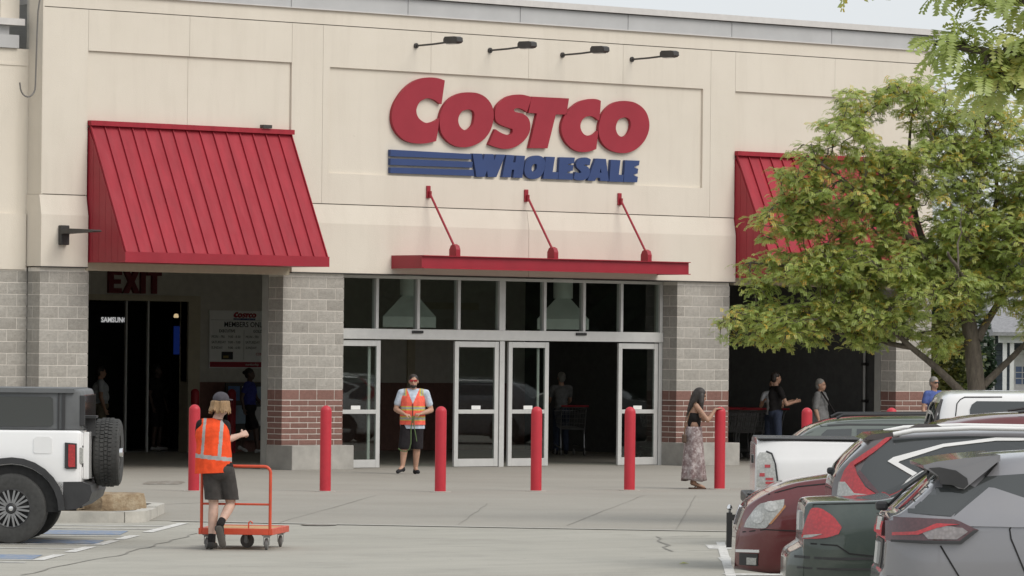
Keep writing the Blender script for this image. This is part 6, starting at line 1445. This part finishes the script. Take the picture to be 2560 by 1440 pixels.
def locust(T, limbs, lobes, n_clusters, fronds, L, pairs, lw, m_leaf, rnd, trunk, gold=.12, tw_r=.006):
    """trunk and limbs as tapered tubes, twigs grown to clusters spread through the crown's lobes, fronds on every twig"""
    rs_ = trunk; mb = MB(); mb.tube(*trunk, 14); skel = [(Vector(p), r) for p, r in zip(*trunk)]
    for pts, rs in limbs:
        P = [Vector(p) for p in pts]; Q = catmull([tuple(p) for p in P], 5); R2 = [rs[0] + (rs[1] - rs[0]) * i / (len(Q) - 1) for i in range(len(Q))]
        Q = [Vector(q) + noise.noise_vector(Vector(q) * 2.2) * .035 for q in Q]; mb.tube(Q, R2, 8); skel += [(q, r) for q, r in zip(Q, R2)]
    mb.build('trunk', 'bark', T, 60)
    tot = sum(l[2] for l in lobes); fol = Foliage(); tw = MB()
    for (c, r, wgt) in lobes:
        for _ in range(int(n_clusters * wgt / tot)):
            while True:
                q = Vector((rnd.uniform(-1, 1), rnd.uniform(-1, 1), rnd.uniform(-1, 1)))
                if q.length < 1: break
            p = Vector(c) + Vector((q.x * r[0], q.y * r[1], q.z * r[2]))
            if noise.noise(p * 1.9 + Vector((4, 1, 7))) < -.30: continue          # gaps between the sprays
            base, br = min(skel, key=lambda s: (s[0] - p).length + (0.5 if s[0].z > p.z + .35 else 0))
            path = wander(base, p, 6, .07, rnd); ln = (p - base).length
            tw.tube(path, [min(br, .008 + .007 * ln) * (1 - t / 6.5) + .002 for t in range(7)], 5, False)
            if rnd.random() < .3: skel.append((path[4], .006))
            outd = (p - base); oz = math.atan2(outd.y, outd.x)
            tc = rnd.gauss(.47, .18); gd = rnd.random() < gold
            for k in range(fronds):
                s_ = rnd.uniform(.45, 1.0) * 6; i = min(5, int(s_)); o = path[i].lerp(path[i + 1], s_ - i)
                o = o + Vector((rnd.gauss(0, .05), rnd.gauss(0, .05), rnd.gauss(0, .03))) * (L / .18)
                tint = (rnd.uniform(.9, 1.0) if gd and rnd.random() < .5 else min(.9, max(0, tc + rnd.gauss(0, .12))))
                fol.frond(o, oz + rnd.gauss(0, 1.15), L * rnd.uniform(.65, 1.15), pairs, lw, rnd, tint, rnd.uniform(-.1, .7), rnd.uniform(.9, 1.9))
    tag(tw.build('twigs', 'bark', T), kind='stuff'); tag(fol.build('crown', m_leaf, T), kind='stuff')

rnd = random.Random(21)
LT = thing('honey_locust_tree', 'honey locust with yellowing leaves in front of the right-hand awning', 'tree', (-9.21, -25.71, 0), -TH)
LT.location = Vector((-9.21, -25.71, 0))
tr = ([(.10, 0, 0), (.06, 0, .6), (.03, 0, 1.2), (.01, 0, 1.75), (-.05, 0, 2.3), (-.12, 0, 2.75), (-.22, .02, 3.0)], [.165, .132, .122, .115, .106, .096, .08])
limbs = [([(-.10, 0, 1.66), (-.45, -.1, 1.95), (-.85, -.25, 2.30), (-1.25, -.35, 2.62), (-1.9, -.5, 2.78)], (.058, .016)), ([(.10, 0, 1.8), (.40, .1, 2.1), (.75, .2, 2.45), (1.3, .3, 2.8)], (.055, .02)),
         ([(-.22, .02, 2.95), (-.5, -.1, 3.3), (-.95, -.2, 3.75), (-1.5, -.25, 4.2), (-2.1, -.3, 4.7)], (.085, .015)), ([(-.14, 0, 2.75), (-.03, 0, 3.1), (.10, .1, 3.5), (.25, .15, 4.2), (.2, .2, 5.0)], (.07, .015)),
         ([(.0, 0, 2.4), (.22, .05, 2.75), (.6, -.2, 3.3), (1.1, -.3, 3.9)], (.065, .015)), ([(-.5, -.1, 3.3), (-.75, .3, 3.9), (-.85, .4, 4.6), (-.8, .4, 5.3)], (.05, .012)),
         ([(-.30, 0, 3.05), (-1.1, .2, 3.2), (-2.0, .2, 3.3), (-2.9, .1, 3.35)], (.05, .012)), ([(-.85, -.25, 2.3), (-1.6, .2, 2.45), (-2.3, .2, 2.5), (-2.9, .1, 2.45)], (.035, .01)), ([(-.1, -.1, 2.8), (-.3, -.9, 3.2), (-.5, -1.5, 3.5)], (.05, .015)), ([(-.1, .1, 2.8), (0, .9, 3.3), (.1, 1.6, 3.7)], (.05, .015))]
lobes = [((-.55, 0, 3.95), (2.0, .75, 1.35), 4.5), ((-1.3, 0, 3.0), (1.7, .7, .6), 2.0), ((.9, 0, 4.0), (1.2, .8, 1.1), 2.5), ((-2.55, 0, 2.55), (.85, .75, .34), 1.45), ((-1.5, -.1, 2.62), (.9, .9, .38), 1.5), ((-2.15, 0, 3.28), (1.0, .8, .27), 1.1), ((-1.2, -.2, 3.35), (.9, .9, .36), 1.5), ((-1.75, 0, 4.15), (.85, .8, .45), 1.5), ((-.75, .1, 4.55), (.75, .85, .62), 1.6),
         ((-1.55, -.1, 4.95), (.62, .6, .42), .9), ((-2.3, 0, 4.55), (.35, .5, .35), .3), ((-2.5, 0, 3.85), (.4, .5, .3), .35), ((-.75, .2, 5.5), (.6, .6, .36), .85), ((-1.5, .1, 5.4), (.45, .5, .22), .3), ((.1, .2, 5.05), (.6, .7, .6), 1.1), ((.15, .0, 3.7), (.9, 1.0, .6), 2.1), ((.75, -.1, 3.1), (.7, .9, .42), 1.3), ((.9, 0, 4.2), (.7, .8, .6), 1.2), ((-.5, -.7, 3.0), (.8, .5, .35), .7), ((1.5, 0, 3.4), (.8, .9, .7), 1.3), ((-.45, .1, 2.35), (.25, .5, .2), .25), ((.95, 0, 2.55), (.4, .5, .25), .4)]
locust(LT, limbs, lobes, 5600, 7, .145, 11, .0125, 'leaf_locust', rnd, tr, .2)

# nearer honey locust whose branches hang into the upper right corner
rnd = random.Random(5)
NT_ = thing('honey_locust_tree', 'nearer honey locust branches hanging in at the top right corner', 'tree', Vector((-55.261, -69.121, 0)) + LOT_F * 19 + LOT_R * 3.6, -TH)
tr = ([(0, 0, 0), (0, 0, 1.2), (-.05, 0, 2.2), (-.15, 0, 3.0), (-.3, 0, 3.8)], [.16, .13, .11, .09, .06])
limbs = [([(-.1, 0, 2.7), (-.7, -.1, 3.1), (-1.3, 0, 3.33), (-1.62, 0, 3.395), (-1.95, 0, 3.43)], (.05, .010)), ([(-.2, 0, 3.2), (-.8, 0, 3.5), (-1.4, .05, 3.62), (-1.75, .05, 3.60)], (.045, .009)),
         ([(-.3, 0, 3.5), (-1.1, .1, 3.75), (-1.8, .1, 3.78), (-2.15, .1, 3.72)], (.04, .008)), ([(-.2, 0, 3.0), (-.9, .1, 3.2), (-1.45, .1, 3.28)], (.035, .010)), ([(-.1, 0, 2.9), (.6, .2, 3.6), (1.0, .3, 4.2)], (.06, .02)), ([(-.3, 0, 3.8), (-.4, .1, 4.6)], (.05, .02))]
lobes = [((-1.90, 0, 3.45), (.13, .2, .03), .7), ((-1.70, 0, 3.44), (.10, .2, .03), .5), ((-1.72, .05, 3.29), (.10, .2, .07), 1.5), ((-1.58, .05, 3.24), (.12, .25, .12), 1.3), ((-1.70, .05, 3.64), (.16, .25, .05), .9), ((-1.88, .05, 3.65), (.12, .2, .05), .7), ((-2.12, .1, 3.69), (.2, .2, .03), .8), ((-1.5, .05, 3.50), (.1, .2, .08), .6),
         ((-1.0, .1, 3.4), (.3, .4, .3), 1.6), ((-.6, .1, 3.9), (.8, .7, .6), 2.0), ((.5, .2, 4.0), (.8, .8, .6), 1.6), ((-1.6, .1, 3.95), (.6, .5, .14), 1.0)]
locust(NT_, limbs, lobes, 150, 4, .16, 11, .017, 'leaf_near', rnd, tr, .12)

# plain broadleaf trees further off
def bushy(name, label, loc, lobes, n, size, m_leaf, rnd, trunk_h, group, r0=.12):
    T = thing(name, label, 'tree', loc, -TH, group)
    mb = MB(); mb.tube([(0, 0, 0), (.03, 0, trunk_h * .5), (-.02, .03, trunk_h)], [r0, r0 * .85, r0 * .6], 10)
    for c, r, w in lobes: mb.tube(wander((0, 0, trunk_h * .85), c, 4, .08, rnd), [r0 * .5, r0 * .4, r0 * .3, r0 * .2, .01], 6, False)
    mb.build('trunk', 'bark', T, 60); fol = Foliage(); tot = sum(l[2] for l in lobes)
    for c, r, w in lobes:
        for _ in range(int(n * w / tot)):
            q = Vector((rnd.gauss(0, 1), rnd.gauss(0, 1), rnd.gauss(0, 1))).normalized() * (rnd.random() ** .4)
            q *= 1 + .25 * noise.noise(q * 2.5 + Vector(c))
            p = Vector(c) + Vector((q.x * r[0], q.y * r[1], q.z * r[2])); d = Vector((rnd.uniform(-1, 1), rnd.uniform(-1, 1), rnd.uniform(-.8, .5))).normalized(); nn = Vector((rnd.uniform(-1, 1), rnd.uniform(-1, 1), 1)).normalized()
            fol.quad(p, d, nn, size * rnd.uniform(.7, 1.3), size * .32, min(1, max(0, .5 + .9 * noise.noise(p * .9) + rnd.gauss(0, .12))))
    tag(fol.build('crown', m_leaf, T), kind='stuff'); return T
CAM0 = Vector((-55.261, -69.121, 0))
def far(px, D): return CAM0 + LOT_F * D + LOT_R * ((px - 1280) / 12320 * D)
rnd = random.Random(3); gr = 'trees beyond the store corner'
bushy('evergreen_tree', 'dark evergreen just past the store corner', far(2372, 112), [((0, 0, 2.2), (.9, .9, 2.0), 1), ((.2, 0, 4.0), (.6, .6, 1.4), .5)], 5200, .16, 'leaf_dark', rnd, 1.0, gr)
bushy('shrub_tree', 'loose yellow green shrub left of the locust trunk', far(2388, 104), [((0, 0, 1.9), (.62, .6, .9), 1), ((-.2, 0, 2.7), (.4, .4, .5), .4)], 2600, .13, 'leaf_mid', rnd, .9, gr, .06)
bushy('evergreen_tree', 'dark evergreen between the locust trunk and the grey house', far(2466, 122), [((0, 0, 1.9), (.20, .3, .75), 1)], 1500, .16, 'leaf_dark', rnd, .8, gr)
bushy('broadleaf_tree', 'mid green tree behind the grey house', far(2440, 175), [((0, 0, 4.2), (3.0, 2.6, 2.2), 1), ((2.2, 0, 3.6), (2.2, 2, 1.8), .7)], 9000, .28, 'leaf_dark', rnd, 3.0, gr, .2)
bushy('broadleaf_tree', 'mid green tree at the far right behind the house roof', far(2590, 178), [((0, 0, 4.4), (2.8, 2.6, 2.0), 1)], 7000, .28, 'leaf_mid', rnd, 3.0, gr, .2)

# grey house across the street
HS = thing('house', 'slate grey house with white trim and porch posts behind the trees', 'house', far(2482, 140), -TH)
M['siding'] = mat('slate_siding', (.085, .105, .125), .8, var=.1); M['w_trim'] = mat('white_trim', (.70, .70, .69), .6); M['shingle'] = mat('roof_shingles', (.26, .26, .27), .9, var=.25, vscale=14); M['h_brick'] = mat('porch_brick', (.19, .09, .075), .9, var=.25, vscale=9)
for k in range(20):
    z0 = .2 + k * .14; mb = MB(); mb.box(.12, 5.0, .5 - (.008 if k % 2 else 0), 6, z0, z0 + .134); mb.build('siding_board', 'siding', HS)
mb = MB(); mb.box(.0, .12, .46, .62, 0, 3.0); mb.box(.42, .53, -.9, -.78, .6, 2.52); mb.box(.22, .33, -.9, -.78, .6, 2.52); mb.build('porch_post', 'w_trim', HS)
mb = MB(); mb.box(.1, 5.0, -.95, -.75, 2.52, 2.72); mb.build('porch_beam', 'w_trim', HS)
mb = MB(); mb.prism([(-1.2, 2.72), (6.3, 2.72), (6.3, 2.8), (2.6, 4.3), (-1.2, 2.82)], lambda p, d: (d, p[0], p[1]), -.1, 5.2); mb.build('roof', 'shingle', HS)
mb = MB(); mb.box(-.1, 5, -.9, .45, 0, .55); mb.build('porch_base', 'h_brick', HS)
mb = MB(); mb.box(.64, 1.55, .44, .49, .55, 2.2); D_ = mb.build('door', 'w_trim', HS)
mb = MB(); mb.box(.72, 1.45, .42, .436, 1.35, 1.85); mb.build('pane', mat('door_glass_blue', (.10, .15, .27), .2), D_)
mb = MB(); [mb.box(.72 + .73 * k / 4 - .012, .72 + .73 * k / 4 + .012, .405, .419, 1.35, 1.85) for k in range(1, 4)]; mb.box(.72, 1.45, .400, .404, 1.50, 1.525); mb.box(.72, 1.45, .400, .404, 1.67, 1.695); mb.build('glazing_bars', 'w_trim', D_)
mb = MB(); mb.box(.58, 1.62, .40, .438, 2.205, 2.32); mb.build('door_head', 'w_trim', HS)

# the street side beyond the store corner: a lawn round the house and a belt of trees closing the view
mb = MB(); mb.prism([tuple(far(px, D))[:2] for px, D in ((2330, 126), (6500, 126), (6500, 260), (2330, 260))], lambda p, d: (p[0], p[1], d), -.05, .02)
tag(mb.build('lawn', mat('mown_grass', (.075, .105, .035), .95, var=.3, vscale=1.5, bmp=.5, world=True)), kind='structure')
fol = Foliage()
for _ in range(14000):
    u = rnd.uniform(0, 1); px = 2350 + 3900 * u; h_ = 5.2 + 1.6 * noise.noise(Vector((u * 30, 2, 0))); p = far(px, 215 + rnd.uniform(0, 8)); p.z = .1 + h_ * rnd.random() ** .75
    fol.quad(p, Vector((rnd.uniform(-1, 1), rnd.uniform(-1, 1), rnd.uniform(-.6, .6))).normalized(), Vector((rnd.uniform(-1, 1), rnd.uniform(-1, 1), 1)).normalized(), 1.3, .5, min(1, max(0, .55 + rnd.gauss(0, .2))))
tag(fol.build('far_treeline', 'leaf_mid', None), 'far belt of trees beyond the grey house', 'woods', kind='stuff')

# woodland and a line of parked cars on the far side of the lot (they show as reflections in the doors)
rnd = random.Random(8); fol = Foliage()
for _ in range(22000):
    u = rnd.uniform(-55, 60); p = Vector((48, -46, 0)) + Vector((.76, .65, 0)) * u; h_ = 8.5 + 2.5 * noise.noise(Vector((u * .13, 0, 0))); z = h_ * rnd.random() ** .8
    p = p + Vector((.65, -.76, 0)) * rnd.uniform(0, 5); p.z = z + .2
    fol.quad(p, Vector((rnd.uniform(-1, 1), rnd.uniform(-1, 1), rnd.uniform(-.6, .6))).normalized(), Vector((rnd.uniform(-1, 1), rnd.uniform(-1, 1), 1)).normalized(), 1.7, .7, min(1, max(0, .5 + rnd.gauss(0, .2))))
tag(fol.build('distant_woods', 'leaf_dark', None), 'dark belt of woodland across the lot, mirrored in the glass doors', 'woods', kind='stuff')
# the hatchback's and saloon's shapes again, parked further along
def copy_car(src, loc, yaw, label, swap=None):
    r = src.copy(); COL.objects.link(r); r.location = loc; r.rotation_euler = (0, 0, yaw); r['label'] = label; r['group'] = 'cars across the lot mirrored in the doors'
    for ch_ in src.children:
        q = ch_.copy(); COL.objects.link(q); q.parent = r
        if swap and ch_.name.split('.')[0] == 'body': q.data = ch_.data.copy(); q.data.materials[0] = M[swap]
        for g_ in ch_.children: w_ = g_.copy(); COL.objects.link(w_); w_.parent = q
srcs = [o for o in bpy.data.objects if o.parent is None and o.name.split('.')[0] in ('crossover', 'estate_car', 'saloon')]
for i, (x, y) in enumerate(((17.5, -17.5), (19.8, -15.2), (22.0, -12.8), (24.5, -10.5), (27, -8.2))):
    copy_car(srcs[i % len(srcs)], (x, y, 0), R_(-125), ('white', 'silver', 'graphite', 'pale', 'dark green')[i] + ' car parked across the lot, seen only mirrored in the doors', ('p_white', 'p_silver', 'p_grey', 'p_truck', 'p_green')[i])
bpy.context.view_layer.update()
